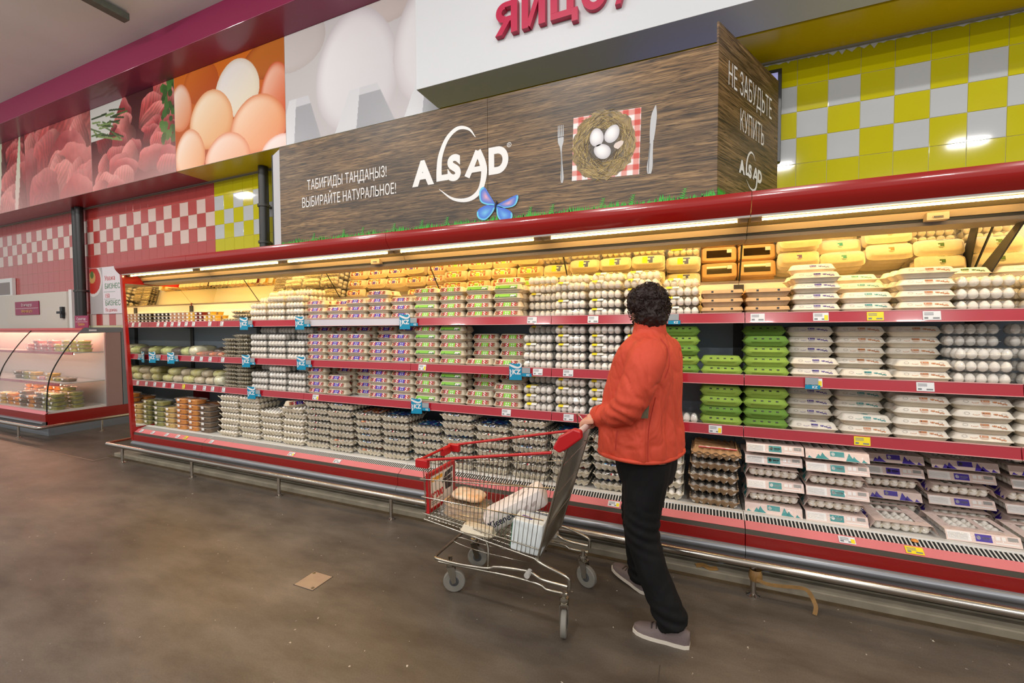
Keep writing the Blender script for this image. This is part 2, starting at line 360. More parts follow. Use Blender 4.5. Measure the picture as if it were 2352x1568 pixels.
        lt = wpart('light_tube', G().tube([(xa+0.06, 2.835, 2.108), (xb-0.06, 2.835, 2.108)], 0.0065, 10), tube_m, t, 60)
        for c in (xa+0.033, xb-0.033): obj('lamp_socket', G().box(c-0.027, c+0.027, 2.822, 2.848, 2.098, 2.12), beige, lt)
        wt = wpart('light_tube', G().tube([(xa+0.05, 3.205, 2.078), (xb-0.05, 3.205, 2.078)], 0.011, 10), warm_m, t, 60)
    # canopy: bowed red front, top sheet and lit underside
    n = 9; arc = []
    for i in range(n):
        u = i/(n-1); y = 2.725+0.05*u - 0.022*math.sin(math.pi*u); z = 2.242-0.122*u; arc.append((y, z))
    wpart('canopy_front', G().prism(arc+[(2.79, 2.122), (2.79, 2.13), (2.76, 2.245)], a-(0.045 if left_end else 0), b), red_e, t, 50)
    wpart('canopy_top', G().box(a-(0.03 if left_end else 0), b, 2.75, 3.94, 2.226, 2.244), M('canopy_sheet', (150, 150, 150), 0.5), t)
    wpart('canopy_underside', G().prism([(2.79, 2.122), (2.815, 2.118), (2.815, 2.128), (2.86, 2.128), (2.90, 2.112), (2.945, 2.098), (2.945, 2.14), (2.79, 2.14)], a, b), olive, t, 30)
    wpart('canopy_lip', G().prism([(2.945, 2.096), (2.965, 2.062), (3.12, 2.062), (3.12, 2.11)], a, b), beige, t)
    wpart('air_outlet', G().box(a, b, 2.972, 3.11, 2.048, 2.062), black, t)
    wpart('outlet_frame', G().prism([(2.975, 2.05), (2.985, 2.028), (3.16, 2.028), (3.16, 2.05)], a, b), lipgrey, t)
    wpart('canopy_grey_edge', G().box(a, b, 2.772, 2.80, 2.112, 2.124), M('canopy_edge', (168, 160, 156), 0.4), t)
    if left_end:
        prof = [(2.772, 2.12), (2.785, 2.13), (3.94, 2.13), (3.94, 0.13), (2.90, 0.13), (2.83, 0.216), (2.822, 0.30)]
        ep = wpart('end_panel', G().prism(prof, x0-0.045, x0-0.002), red_e, t, bev=0.004)
        obj('end_mirror', G().prism([(2.80, 2.02), (3.49, 2.02), (3.49, 0.37), (2.86, 0.37)], x0-0.001, x0+0.001), mirror_m, ep)
    return t
case_unit(-5.985, -4.735, 'red refrigerated case at the far left end, stocked with salads and vegetables', left_end=True)
c2_ = case_unit(-4.735, -2.235, 'red refrigerated case holding white eggs and purple-label cartons')
case_unit(-2.235, 0.265, 'red refrigerated case behind the trolley and the shopper')
c4 = case_unit(0.265, 2.765, 'red refrigerated case at right holding green and beige egg cartons', fins=True)
wpart('brace', G().prism([(3.03, 2.05), (3.08, 2.05), (3.47, 1.80), (3.47, 1.70), (3.43, 1.70)], 1.511, 1.519), dark, c4)
for x, u in ((1.13, c4), (-2.52, c2_)):
    wpart('temperature_sensor', G().box(x-0.045, x+0.045, 2.93, 2.975, 2.045, 2.085).box(x-0.022, x+0.022, 2.925, 2.93, 2.055, 2.068, 1), [beige, dark], u, bev=0.003)
# guard rail in front of the cases
inox = M('stainless_tube', (196, 188, 178), 0.2, metal=1.0)
gt = thing('guard_rail', 'low stainless guard rail along the foot of the cases', 'guard rail', (-6.29, 2.71, 0))
rp = [(-6.05, 3.55, 0.178), (-6.262, 2.74, 0.178)]
wpart('rail', G().tube([(-6.285, 3.3, 0.178), (-6.285, 2.74, 0.178), (-6.278, 2.718, 0.178), (-6.255, 2.71, 0.178), (4.0, 2.71, 0.178)], 0.0225, 16), inox, gt, 40)
for x, y in [(-5.955+1.25*i, 2.71) for i in range(7)]+[(-6.285, 3.12)]:
    p = wpart('post', G().tube([(x, y, 0.008), (x, y, 0.165)], 0.014, 12), inox, gt, 40)
    obj('flange', G().lathe([(0.034, 0), (0.034, 0.005), (0.022, 0.009), (0.015, 0.014)], 18, (x, y, 0)), inox, p, 40)
# ================================================================== printed frieze
def vnoise(u, v, nu, nv, seed=0, oct=4):
    rs = np.random.RandomState(seed); out = np.zeros_like(u); amp = 1; tot = 0
    for o in range(oct):
        a, b = nu*2**o, nv*2**o; gr = rs.rand(b+2, a+2); x = np.clip(u, 0, .9999)*a; y = np.clip(v, 0, .9999)*b; i = x.astype(int); j = y.astype(int); fx = x-i; fy = y-j
        fx = fx*fx*(3-2*fx); fy = fy*fy*(3-2*fy)
        out += amp*((gr[j,i]*(1-fx)+gr[j,i+1]*fx)*(1-fy)+(gr[j+1,i]*(1-fx)+gr[j+1,i+1]*fx)*fy); tot += amp; amp *= 0.5
    return out/tot
def C3(*c): return np.array(c, float)
def lerp(a, b, t): return a+(b-a)*t[..., None]
def eggs_fn(bg, eggs):
    def fn(u, v):
        c = bg(u, v)
        for (cu, cv, ru, rv, hi, lo, rim) in eggs:
            y = (v-cv)/rv; x = (u-cu)/(ru*(1-0.12*y)); d = np.sqrt(x*x+y*y); ins = d < 1
            sh = np.clip(((x*0.55-y*0.75)*0.62+0.45), 0, 1)
            col = lerp(np.broadcast_to(C3(*hi), u.shape+(3,)), np.broadcast_to(C3(*lo), u.shape+(3,)), sh)
            col = lerp(col, np.broadcast_to(C3(*rim), u.shape+(3,)), np.clip((d-0.72)/0.28, 0, 1)**2*0.8)
            c = np.where(ins[..., None], col, c)
        return c
    return fn
def bg_brown(u, v): return lerp(np.broadcast_to(C3(178, 78, 34), u.shape+(3,)), np.broadcast_to(C3(214, 112, 28), u.shape+(3,)), v)
f_brown = eggs_fn(bg_brown, [(.27,.86,.17,.22,(212,112,36),(176,74,22),(186,84,28)), (.95,.86,.3,.2,(196,112,40),(176,92,30),(160,70,20)), (.93,.5,.13,.3,(244,190,166),(206,74,28),(196,64,22)),
    (.60,.68,.195,.28,(240,236,234),(236,222,196),(222,206,184)), (.06,.66,.115,.25,(250,226,210),(226,142,96),(214,116,72)), (.357,.447,.205,.3,(254,232,204),(236,172,116),(222,140,86)),
    (.77,.263,.235,.29,(252,216,188),(232,142,86),(214,110,60)), (.145,.14,.15,.27,(254,230,212),(234,160,104),(220,130,84)), (.5,.03,.205,.24,(252,224,208),(236,162,116),(224,126,84)), (.96,-.02,.16,.14,(250,226,220),(236,190,172),(226,160,140))])
def bg_white(u, v):
    c = lerp(np.broadcast_to(C3(196, 190, 192), u.shape+(3,)), np.broadcast_to(C3(208, 205, 205), u.shape+(3,)), v)
    return c
f_we = eggs_fn(bg_white, [(.06,.95,.24,.30,(220,214,212),(202,194,192),(192,182,180)), (.72,1.05,.2,.25,(216,206,202),(202,190,186),(192,178,174)), (.50,.50,.27,.52,(240,238,240),(212,208,212),(196,188,192)), (1.02,.55,.28,.54,(238,236,238),(212,206,210),(196,186,190))])
def f_white(u, v):
    c = f_we(u, v)
    for a, b, h in ((.01,.19,.40), (.44,.66,.34), (.86,1.02,.28)):
        w_ = (b-a)*0.5; m_ = (a+b)/2; half = w_*(1.75-.95*np.clip(v/h, 0, 1)); ins = (abs(u-m_) < half) & (v < h)
        sh = np.where(u < m_-half*0.25, 1.0, 0.0); col = lerp(np.broadcast_to(C3(168, 168, 174), u.shape+(3,)), np.broadcast_to(C3(218, 218, 222), u.shape+(3,)), np.clip(sh+0.8*(v > h*0.82), 0, 1))
        c = np.where(ins[..., None], col, c)
    return c
def meat_fn(seed, pale, herb, n=34, big=1.0):
    def fn(u, v):
        rs = np.random.RandomState(seed); c = np.broadcast_to(C3(70, 20, 22), u.shape+(3,)).copy(); f = vnoise(u, v, 36, 22, seed+2, 2); w_ = vnoise(u, v, 9, 6, seed+3, 2)-.5
        for k in range(n):
            cu, cv = rs.rand(), 1.05-1.1*k/n; ru, rv = (0.07+.09*rs.rand())*big, (0.10+.13*rs.rand())*big; an = rs.uniform(-.9, .9); base = [C3(168, 52, 54), C3(186, 74, 72), C3(146, 40, 44), C3(204, 104, 98)][rs.randint(4)]
            x = (u-cu)/ru+w_*.5; y = (v-cv)/rv+w_*.4; xr = x*math.cos(an)-y*math.sin(an); yr = x*math.sin(an)+y*math.cos(an); d = (abs(xr)**3+abs(yr)**3)**(1/3.)
            sh = np.clip(.75+.35*yr-.18*xr, .45, 1.25); st = 1+.10*np.sin(xr*26+3*w_)*(rs.rand() > .35); col = base[None, None, :]*(sh*st*(.9+.2*f))[..., None]
            col = lerp(col, np.broadcast_to(C3(236, 176, 168), u.shape+(3,)), np.clip((yr-.35)*1.4, 0, 1)*.55); c = np.where((d < 1)[..., None], col, c)
        if herb == 1:
            cor = (u < 0.42-.25*(1-v)*2) & (v > .60); c = np.where(cor[..., None], C3(206, 206, 200), c)
            for k in range(26):
                a0 = rs.uniform(0, .30); b0 = rs.uniform(.55, .92); an = rs.uniform(-.9, .1); L = rs.uniform(.10, .2); dx, dy = math.cos(an)*L, math.sin(an)*L; t = np.clip(((u-a0)*dx+(v-b0)*dy)/(L*L), 0, 1); d = np.hypot(u-a0-t*dx, (v-b0-t*dy)*.62)
                c = np.where((d < .007)[..., None], [C3(44, 66, 34), C3(122, 146, 84), C3(78, 106, 52)][k % 3], c)
            for k in range(40):
                a0 = rs.uniform(.86, 1.02); b0 = rs.uniform(.35, 1.0); d = np.hypot(u-a0, (v-b0)*.62); c = np.where((d < rs.uniform(.014, .03))[..., None], C3(58, 96, 40)*rs.uniform(.7, 1.3), c)
        if herb == 2:
            for s0 in (0.86, 0.52):
                d = abs(u-(s0+0.10*(v-0.4))); c = np.where((d < 0.04*(1-abs(v-0.35)))[..., None], C3(226, 226, 214)-60*np.clip(v, 0, 1)[..., None]*C3(.4, .1, .5), c)
        c = lerp(c, np.broadcast_to(C3(238, 184, 178), u.shape+(3,)), np.clip((pale-v)/max(pale, .01), 0, 1)**.8*.6)  # pale wash, stronger lower down: reflected light painted into the print
        return c
    return fn
YM_ = 3.585
for x0, x1, fn, nx, lab in ((-15.9, -12.6, meat_fn(31, .7, 0, 26, 1.6), 60, 'raw meat photograph panel washed by painted sheen at the far left end of frieze'), (-12.6, -10.533, meat_fn(3, .7, 2, 26, 1.4), 90, 'raw meat and onion photograph panel, leftmost in view'),
        (-10.533, -8.438, meat_fn(11, 1.0, 0, 24, 1.8), 180, 'pink raw meat photograph panel left of the herb one'), (-8.438, -6.377, meat_fn(21, .6, 1, 40, 1.0), 230, 'red meat photograph panel with rosemary and parsley'),
        (-6.377, -4.329, f_brown, 300, 'picture panel of brown eggs and one white egg'), (-4.329, -2.28, f_white, 260, 'picture panel of large white eggs in a grey carton')):
    t = thing('frieze_picture', lab, 'picture panel', (x0, YM_, 3.587), group='picture panels along the frieze')
    wpart('panel', G().box(x0+.002, x1-.002, YM_, YM_+0.0115, 3.587, 4.799), white_paint, t)
    printed('print', t, (x0+.002, YM_-0.001, 3.587), (x1-x0-.004, 0, 0), (0, 0, 1.212), nx, int(nx*0.62), fn)
# ================================================================== white sign box with raised letters
sg = thing('sign_box', 'white overhead box sign with raised crimson letters', 'sign', (0.6, 3.4, 3.585))
wpart('box', G().box(-2.29, 3.6, 3.225, 3.58, 3.588, 4.79), M('sign_white', (210, 212, 216), 0.5), sg, bev=0.003)
crim = M('letter_crimson', (186, 22, 68), 0.4)
def letter(x, z, polys):
    g = G(); W, Hh = .19, .245
    for k_, p in enumerate(polys): g.extr([(x+a_*W, 3.176+.0004*k_, z+b_*Hh) for a_, b_ in p], (0, .046-.0004*k_, 0))
    wpart('raised_letter', g, crim, sg, bev=0.0)
def arcpoly(cx, cz, rx, rz, t, a0, a1, n=14):
    o = [(cx+rx*math.cos(a0+(a1-a0)*k/n), cz+rz*math.sin(a0+(a1-a0)*k/n)) for k in range(n+1)]; q = [(cx+(rx-t)*math.cos(a0+(a1-a0)*k/n), cz+(rz-t*.8)*math.sin(a0+(a1-a0)*k/n)) for k in range(n+1)]
    return [[o[k], o[k+1], q[k+1], q[k]] for k in range(n)]
bar = lambda x0, x1, z0, z1: [(x0, z0), (x1, z0), (x1, z1), (x0, z1)]
letter(-1.500, 3.805, [bar(.72, 1, 0, 1), bar(.45, .75, .84, 1), bar(.45, .75, .38, .54), [(0, 0), (.30, 0), (.70, .42), (.42, .42)]] + arcpoly(.45, .69, .42, .31, .26, math.pi/2, 1.5*math.pi))
letter(-1.272, 3.805, [bar(0, .28, 0, 1), bar(.72, 1, 0, 1), [(.20, .10), (.36, .0), (.80, .90), (.64, 1.0)]] + arcpoly(.5, 1.30, .26, .18, .14, math.pi, 2*math.pi))
letter(-1.040, 3.805, [bar(0, .28, .19, 1), bar(.66, .94, .19, 1), bar(0, .86, 0, .19), bar(.86, 1.10, -.20, .19)])
letter(-0.805, 3.805, arcpoly(.5, .5, .52, .53, .27, 0, 2*math.pi, 28))
letter(-0.560, 3.795, [[(0, -.06), (.20, -.06), (.62, 1.06), (.42, 1.06)]])
# ================================================================== wooden banner on top of the cases
def wood_mat():
    m, n, l, b = new_mat('printed_wood'); tc = n.new('ShaderNodeTexCoord')
    def noise(s, st, d=6, dist=0.0):
        mp = n.new('ShaderNodeMapping'); mp.inputs['Scale'].default_value = st; l.new(tc.outputs['Object'], mp.inputs[0])
        t = n.new('ShaderNodeTexNoise'); t.inputs['Scale'].default_value = s; t.inputs['Detail'].default_value = d; t.inputs['Distortion'].default_value = dist; l.new(mp.outputs[0], t.inputs[0]); return t.outputs['Fac']
    def ramp(f, els):
        r = n.new('ShaderNodeValToRGB'); l.new(f, r.inputs[0]); e = r.color_ramp.elements
        while len(e) < len(els): e.new(0.5)
        for k, (p, c) in enumerate(els): e[k].position = p; e[k].color = (*lin(c), 1)
        return r.outputs[0]
    c1 = ramp(noise(1.0, (2.6, 2.6, 64), 6, 0.7), [(0.30, (64, 50, 38)), (0.45, (116, 92, 64)), (0.56, (140, 114, 82)), (0.72, (172, 146, 110))])
    c2 = ramp(noise(1.0, (0.9, 0.9, 5), 3), [(0.3, (104, 96, 92)), (0.5, (200, 186, 168)), (0.7, (255, 236, 206))])
    x = n.new('ShaderNodeMixRGB'); x.blend_type = 'MULTIPLY'; x.inputs[0].default_value = 0.8; l.new(c1, x.inputs[1]); l.new(c2, x.inputs[2])
    c3 = ramp(noise(1.0, (8, 8, 150), 5, 0.6), [(0.38, (84, 72, 62)), (0.52, (255, 255, 255))])
    y = n.new('ShaderNodeMixRGB'); y.blend_type = 'MULTIPLY'; y.inputs[0].default_value = 0.85; l.new(x.outputs[0], y.inputs[1]); l.new(c3, y.inputs[2])
    l.new(y.outputs[0], b.inputs['Base Color']); b.inputs['Roughness'].default_value = 0.42
    return m
wood = wood_mat(); bn_w = M('print_white', (232, 230, 228), 0.4)
bt = thing('wooden_banner', 'brown wood-print advertising banner standing on the cases', 'banner', (-1.81, 3.0, 2.244))
ZB = 2.2445
for x0, x1 in ((-3.72, -1.486), (-1.4835, 0.10)): wpart('front_panel', G().box(x0, x1, 3.0, 3.012, ZB, 3.242), wood, bt)
dd = Vector((0.448, 0.906, 0)).normalized(); nn = Vector((dd.y, -dd.x, 0))
sp0 = Vector((0.102, 3.0, 0)); L_ = 1.01
wpart('side_panel', G().extr([sp0+Vector((0,0,ZB)), sp0+dd*L_+Vector((0,0,ZB)), sp0+dd*L_+Vector((0,0,3.374)), sp0+Vector((0,0,3.374))], -nn*0.012), wood, bt)
wpart('return_panel', G().extr([(-3.7205, 3.0, ZB), (-3.985, 3.135, ZB), (-3.985, 3.135, 3.255), (-3.7205, 3.0, 3.225)], (0.006, 0.012, 0)), M('panel_white', (206, 206, 210), 0.5), bt)
wpart('rear_edge', G().box(-3.995, -3.985, 3.13, 3.15, ZB, 3.262), dark, bt)
def cr(pts, n=6):       # smooth curve through points (any dimension)
    P = [np.array(p, float) for p in pts]; P = [2*P[0]-P[1]]+P+[2*P[-1]-P[-2]]; out = []
    for i in range(1, len(P)-2):
        for k in range(n):
            t = k/n; out.append(0.5*((2*P[i])+(-P[i-1]+P[i+1])*t+(2*P[i-1]-5*P[i]+4*P[i+1]-P[i+2])*t*t+(-P[i-1]+3*P[i]-3*P[i+1]+P[i+2])*t**3))
    out.append(P[-2]); return out
def stroke(g, pts, put, n=6):        # tapering flat stroke, pts of (x, z, width)
    c = cr(pts, n); a = []; b = []
    for i, p in enumerate(c):
        q = c[min(i+1, len(c)-1)]; o = c[max(i-1, 0)]; t = np.array([q[0]-o[0], q[1]-o[1]]); t /= max(np.hypot(*t), 1e-9); nrm = np.array([-t[1], t[0]])*p[2]/2
        a.append(put(p[0]+nrm[0], p[1]+nrm[1])); b.append(put(p[0]-nrm[0], p[1]-nrm[1]))
    for i in range(len(a)-1): g.quad(a[i], b[i], b[i+1], a[i+1])
def logo(parent, O, X, s, reg=True):
    X = Vector(X).normalized(); O = Vector(O); Nn = X.cross(Vector((0,0,1)))
    put = lambda x, z: tuple(O + X*(x+1.73)*s + Vector((0,0,1))*(z-2.77)*s)
    put_ = put; cnt_ = [0]
    def seal(g):
        cnt_[0] += 1; o = obj('logo_stroke', g, bn_w, parent); o.location = -Vector(parent.location)+Nn*.0003*cnt_[0]
    g = G()
    stroke(g, [(-1.587,2.967,.004), (-1.645,3.038,.018), (-1.743,3.062,.03), (-1.840,3.0,.036), (-1.903,2.879,.042), (-1.918,2.77,.048), (-1.918,2.675,.052)], put)
    seal(g); g = G()
    for x0, x1, z0, z1 in ((-1.93, -1.836, 2.675, 2.722),): g.quad(put(x0,z0), put(x1,z0), put(x1+.006,z1), put(x0,z1))
    seal(g); g = G()
    stroke(g, [(-1.567,2.860,.05), (-1.528,2.765,.055), (-1.515,2.68,.05), (-1.552,2.558,.042), (-1.65,2.500,.034), (-1.79,2.520,.02), (-1.919,2.612,.003)], put)
    seal(g); g = G()
    stroke(g, [(-1.664,2.672,.05), (-1.612,2.768,.048), (-1.567,2.860,.046)], put)
    seal(g); g = G()
    g.quad(put(-1.625,2.70), put(-1.50,2.70), put(-1.51,2.742), put(-1.61,2.742))
    seal(g)
    for ch, x, sx in (('A', -2.158, .98), ('S', -1.836, .94), ('D', -1.480, .86)):
        text('logo_letter', ch, bn_w, parent, put(x, 2.676), X, (0,0,1), 0.256*s, 0.0, sx, 0.0, 0.015*s)
    if reg:
        g = G(); cx, cz = -1.305, 2.862
        for k in range(20):
            a0, a1 = 2*math.pi*k/20, 2*math.pi*(k+1)/20
            g.quad(put(cx+.018*math.cos(a0), cz+.018*math.sin(a0)), put(cx+.018*math.cos(a1), cz+.018*math.sin(a1)), put(cx+.014*math.cos(a1), cz+.014*math.sin(a1)), put(cx+.014*math.cos(a0), cz+.014*math.sin(a0)))
        o = obj('registered_mark', g, bn_w, parent); o.location = -Vector(parent.location)
        text('registered_letter', 'R', bn_w, parent, put(cx-.008, cz-.009), X, (0,0,1), 0.026*s)
logo(bt, (-1.73, 2.9985, 2.77), (1,0,0), 1.0)
text('lettering', 'ТАБИҒИДЫ ТАҢДАҢЫЗ!', bn_w, bt, (-3.365, 2.9985, 2.789), (1,0,0), (0,0,1), 0.128, 0, 0.60, 0, 0.0)
text('lettering', 'ВЫБИРАЙТЕ НАТУРАЛЬНОЕ!', bn_w, bt, (-3.435, 2.9985, 2.634), (1,0,0), (0,0,1), 0.128, 0, 0.60, 0, 0.0)
so = sp0 + nn*0.0015
text('lettering', 'НЕ ЗАБУДЬТЕ', bn_w, bt, tuple(so+dd*0.13+Vector((0,0,3.04))), dd, (0,0,1), 0.21, 0, 0.52, 0, -0.001)
text('lettering', 'КУПИТЬ', bn_w, bt, tuple(so+dd*0.316+Vector((0,0,2.808))), dd, (0,0,1), 0.20, 0, 0.52, 0, -0.001)
logo(bt, tuple(so+dd*0.515+Vector((0,0,2.577))), dd, 0.45, False)
# printed place setting: napkin, nest with eggs, fork and knife
def gingham(u, v):
    a = (np.floor(u*12) % 2); b = (np.floor(v*12) % 2); k = (a+b)/2
    return lerp(np.broadcast_to(C3(232, 228, 226), u.shape+(3,)), np.broadcast_to(C3(200, 58, 40), u.shape+(3,)), k)
printed('napkin_print', bt, (-.825, 2.9985, 2.529), (.458, 0, -.018), (.012, 0, .434), 60, 60, gingham)
def fan(name, parent, pts, ctr, fn, off, rings=6):
    n = len(pts); vs = [(ctr[0], off, ctr[1])]; cs = [fn(0.0, 0.0)]
    for r_ in range(1, rings+1):
        for k, p in enumerate(pts):
            t = r_/rings; vs.append((ctr[0]+(p[0]-ctr[0])*t, off, ctr[1]+(p[1]-ctr[1])*t)); cs.append(fn(t, k/n))
    fs = [(0, 1+k, 1+(k+1) % n) for k in range(n)]
    for r_ in range(rings-1):
        for k in range(n): a = 1+r_*n; fs.append((a+k, a+n+k, a+n+(k+1) % n, a+(k+1) % n))
    me = bpy.data.meshes.new(name); me.from_pydata(vs, [], fs); at = me.color_attributes.new('print', 'FLOAT_COLOR', 'POINT')
    at.data.foreach_set('color', np.array([(*lin(np.clip(c, 0, 255)), 1) for c in cs], 'f').ravel()); me.materials.append(print_mat())
    o = link(name, me, parent); o.location = -Vector(parent.location); return o
rs = random.Random(4)
def ell(cx, cz, a, b, rot=0, n=28, jit=0, egg=0):
    out = []
    for k in range(n):
        t = 2*math.pi*k/n; x = a*math.cos(t)*(1-egg*math.sin(t)); z = b*math.sin(t); j = 1+rs.uniform(-jit, jit); x *= j; z *= j
        out.append((cx+x*math.cos(rot)-z*math.sin(rot), cz+x*math.sin(rot)+z*math.cos(rot)))
    return out
fan('nest_print', bt, ell(-.604, 2.742, .218, .235, 0, 60, .05), (-.604, 2.742), lambda t, k: (np.array((58, 44, 26)) if t < .5 else np.array((96, 78, 44)) if t < .75 else np.array((126, 104, 62)))*rs.uniform(.7, 1.25), 2.9978, 8)
for mt, nst, r0, r1 in ((M('straw_light', (186, 160, 104), .6), 150, .12, .225), (M('straw_mid', (142, 118, 66), .6), 170, .11, .23), (M('straw_dark', (80, 62, 34), .6), 110, .09, .2)):
    g = G()
    for k in range(nst):
        a = rs.uniform(0, 6.28); r_ = rs.uniform(r0, r1); l_ = rs.uniform(.03, .09); d_ = a+math.pi/2+rs.uniform(-.7, .7); x, z = -.604+r_*.95*math.cos(a), 2.742+r_*1.02*math.sin(a)
        dx, dz = math.cos(d_)*l_/2, math.sin(d_)*l_/2; wx, wz = -math.sin(d_)*.0016, math.cos(d_)*.0016; y_ = 2.9972-rs.random()*0.0008
        g.quad((x-dx-wx, y_, z-dz-wz), (x+dx-wx, y_, z+dz-wz), (x+dx+wx, y_, z+dz+wz), (x-dx+wx, y_, z-dz+wz))
    o = obj('straw_print', g, mt, bt); o.location = -Vector(bt.location); o['kind'] = 'stuff'
for (x, z, r_) in ((-.65, 2.80, .1), (-.545, 2.806, -.5), (-.612, 2.700, 1.0)):
    fan('egg_print', bt, ell(x, z, .048, .062, r_, 28, 0, .1), (x-.012, z+.015), lambda t, k: np.array((240, 238, 238))-np.array((62, 64, 60))*t**2.2, 2.9958)
fan('shell_print', bt, ell(-.505, 2.725, .035, .022, .5, 10, .25), (-.505, 2.725), lambda t, k: np.array((214, 196, 186)), 2.9960, 2)
pm = M('cutlery_print', (186, 186, 188), .4); pd = M('cutlery_shade', (120, 120, 122), .4)
g = G(); put = lambda x, z: (x, 2.9975, z)
stroke(g, [(-.897,2.525,.012), (-.896,2.56,.024), (-.897,2.62,.016), (-.900,2.70,.009), (-.903,2.77,.014), (-.905,2.81,.040), (-.906,2.85,.044)], put)
for k in range(4): stroke(g, [(-.924+.012*k,2.845,.009), (-.924+.012*k,2.93,.004)], put, 2)
o = obj('fork_print', g, pm, bt); o.location = -Vector(bt.location)
g = G(); stroke(g, [(-.303,2.505,.022), (-.300,2.55,.036), (-.293,2.64,.024), (-.289,2.72,.022)], put); stroke(g, [(-.288,2.72,.026), (-.282,2.80,.036), (-.274,2.88,.034), (-.264,2.94,.004)], put)
o = obj('knife_print', g, pm, bt); o.location = -Vector(bt.location)
g = G(); put = lambda x, z: (x, 2.9970, z); stroke(g, [(-.308,2.51,.004), (-.306,2.60,.008), (-.298,2.70,.006)], put); stroke(g, [(-.900,2.54,.003), (-.900,2.62,.005), (-.903,2.75,.003)], put)
o = obj('cutlery_shading', g, pd, bt); o.location = -Vector(bt.location)
# butterfly cut-out
bf = thing('butterfly_cutout', 'blue and pink paper butterfly stuck on the wooden banner', 'butterfly', (-1.41, 2.992, 2.30))
bo = (-1.413, 2.425)
def wing(pts, ctr, inner):
    c = [tuple(p[:2]) for p in cr([(*p, 0) for p in pts]+[(*pts[0], 0)], 5)][:-1]
    rim = np.array((96, 196, 226)); blue = np.array((40, 98, 206))
    fan('wing', bf, c, ctr, lambda t, k: np.array(inner)*(1-min(1, t*1.2))+blue*min(1, t*1.2) if t < .8 else (rim if k > .35 else blue), 2.991, 8)
    g = G().extr([(p[0], 2.992, p[1]) for p in c], (0, 0.004, 0)); o = obj('wing_card', g, M('card_edge', (214, 226, 230), .6), bf); o.location = -Vector(bf.location)
wing([bo, (-1.46,2.50), (-1.512,2.575), (-1.552,2.55), (-1.545,2.47), (-1.48,2.435)], (-1.495,2.50), (236,160,176))
wing([bo, (-1.33,2.455), (-1.237,2.482), (-1.24,2.43), (-1.275,2.40), (-1.36,2.40)], (-1.31,2.43), (238,166,178))
wing([bo, (-1.50,2.435), (-1.572,2.40), (-1.565,2.345), (-1.505,2.325), (-1.445,2.37)], (-1.505,2.38), (110,190,226))
wing([bo, (-1.35,2.40), (-1.285,2.36), (-1.285,2.31), (-1.35,2.29), (-1.40,2.34)], (-1.345,2.345), (104,176,226))
o = obj('body', G().tube([(-1.42,2.988,2.375), (-1.413,2.986,2.43), (-1.405,2.988,2.455)], [.004,.008,.006], 8), M('butterfly_body', (24, 30, 60), .5), bf, 60); o.location = -Vector(bf.location)
# green grass sprigs along the foot of the banner
ZB_ = ZB; ZB = 2.30
gm = M('grass_print', (52, 176, 52), .5); g = G(); x = -3.71; rs = random.Random(9)
while x < 0.09:
    h = rs.uniform(.012, .035)+.018*max(0, math.sin(x*21))
    g.add([(x, 2.9982, ZB), (x+.014, 2.9982, ZB), (x+.007+rs.uniform(-.01,.012), 2.9982, ZB+.012+h)], [(0,1,2)]); x += rs.uniform(.006, .013)
for cx in [-3.3, -2.94, -2.72, -2.38, -2.1, -1.86, -1.15, -.98, -.62, -.42, -.1]:
    for k in range(5):
        z = ZB+.02+.013*k; w_ = .03-.004*k
        for s in (-1, 1): g.add([(cx+.004*k, 2.998, z), (cx+.004*k, 2.998, z+.007), (cx+.004*k+s*w_, 2.998, z+.016)], [(0,1,2)])
gr = obj('grass_print', g, gm, bt); gr.location = -Vector(bt.location); gr['kind'] = 'stuff'
g = G(); x = 0.0
while x < .16:
    p = sp0+nn*.001+dd*x; g.add([tuple(p+Vector((0,0,ZB))), tuple(p+dd*.012+Vector((0,0,ZB))), tuple(p+dd*.006+Vector((0,0,ZB+.075-.4*x*rs.random()))) ], [(0,1,2)]); x += .005
gr = obj('grass_print', g, gm, bt); gr.location = -Vector(bt.location); gr['kind'] = 'stuff'
# TV behind the banner
tv = thing('wall_television', 'black flat television edge showing behind the banner', 'television', (0.2, 3.94, 2.77))
wpart('frame', G().box(-.6, .575, 3.93, 3.99, 2.772, 3.482), M('tv_black', (18, 18, 20), .3), tv, bev=.004)
wpart('screen', G().box(-.57, .548, 3.926, 3.931, 2.80, 3.452), M('tv_screen', (120, 120, 170), .2, emit=(170, 170, 220), estr=.5), tv)
wpart('bracket', G().box(-.1, .1, 3.99, 4.02, 3.0, 3.3), dark, tv)
# unlit strip luminaire on the hall ceiling
lu = thing('strip_luminaire', 'grey-green unlit strip luminaire under the hall ceiling', 'lamp', (-5.95, 2.4, 5.0))
wpart('housing', G().prism([(1.2, 5.02), (2.93, 5.02), (2.93, 5.10), (1.2, 5.10)], -6.10, -5.99), M('luminaire_grey', (92, 98, 88), .5, var=.15, vscale=20), lu, bev=.006)
wpart('hanger', G().box(-6.06, -6.03, 2.5, 2.54, 5.10, 5.12), dark, lu)
wpart('hanger', G().box(-6.06, -6.03, 1.5, 1.54, 5.10, 5.12), dark, lu)
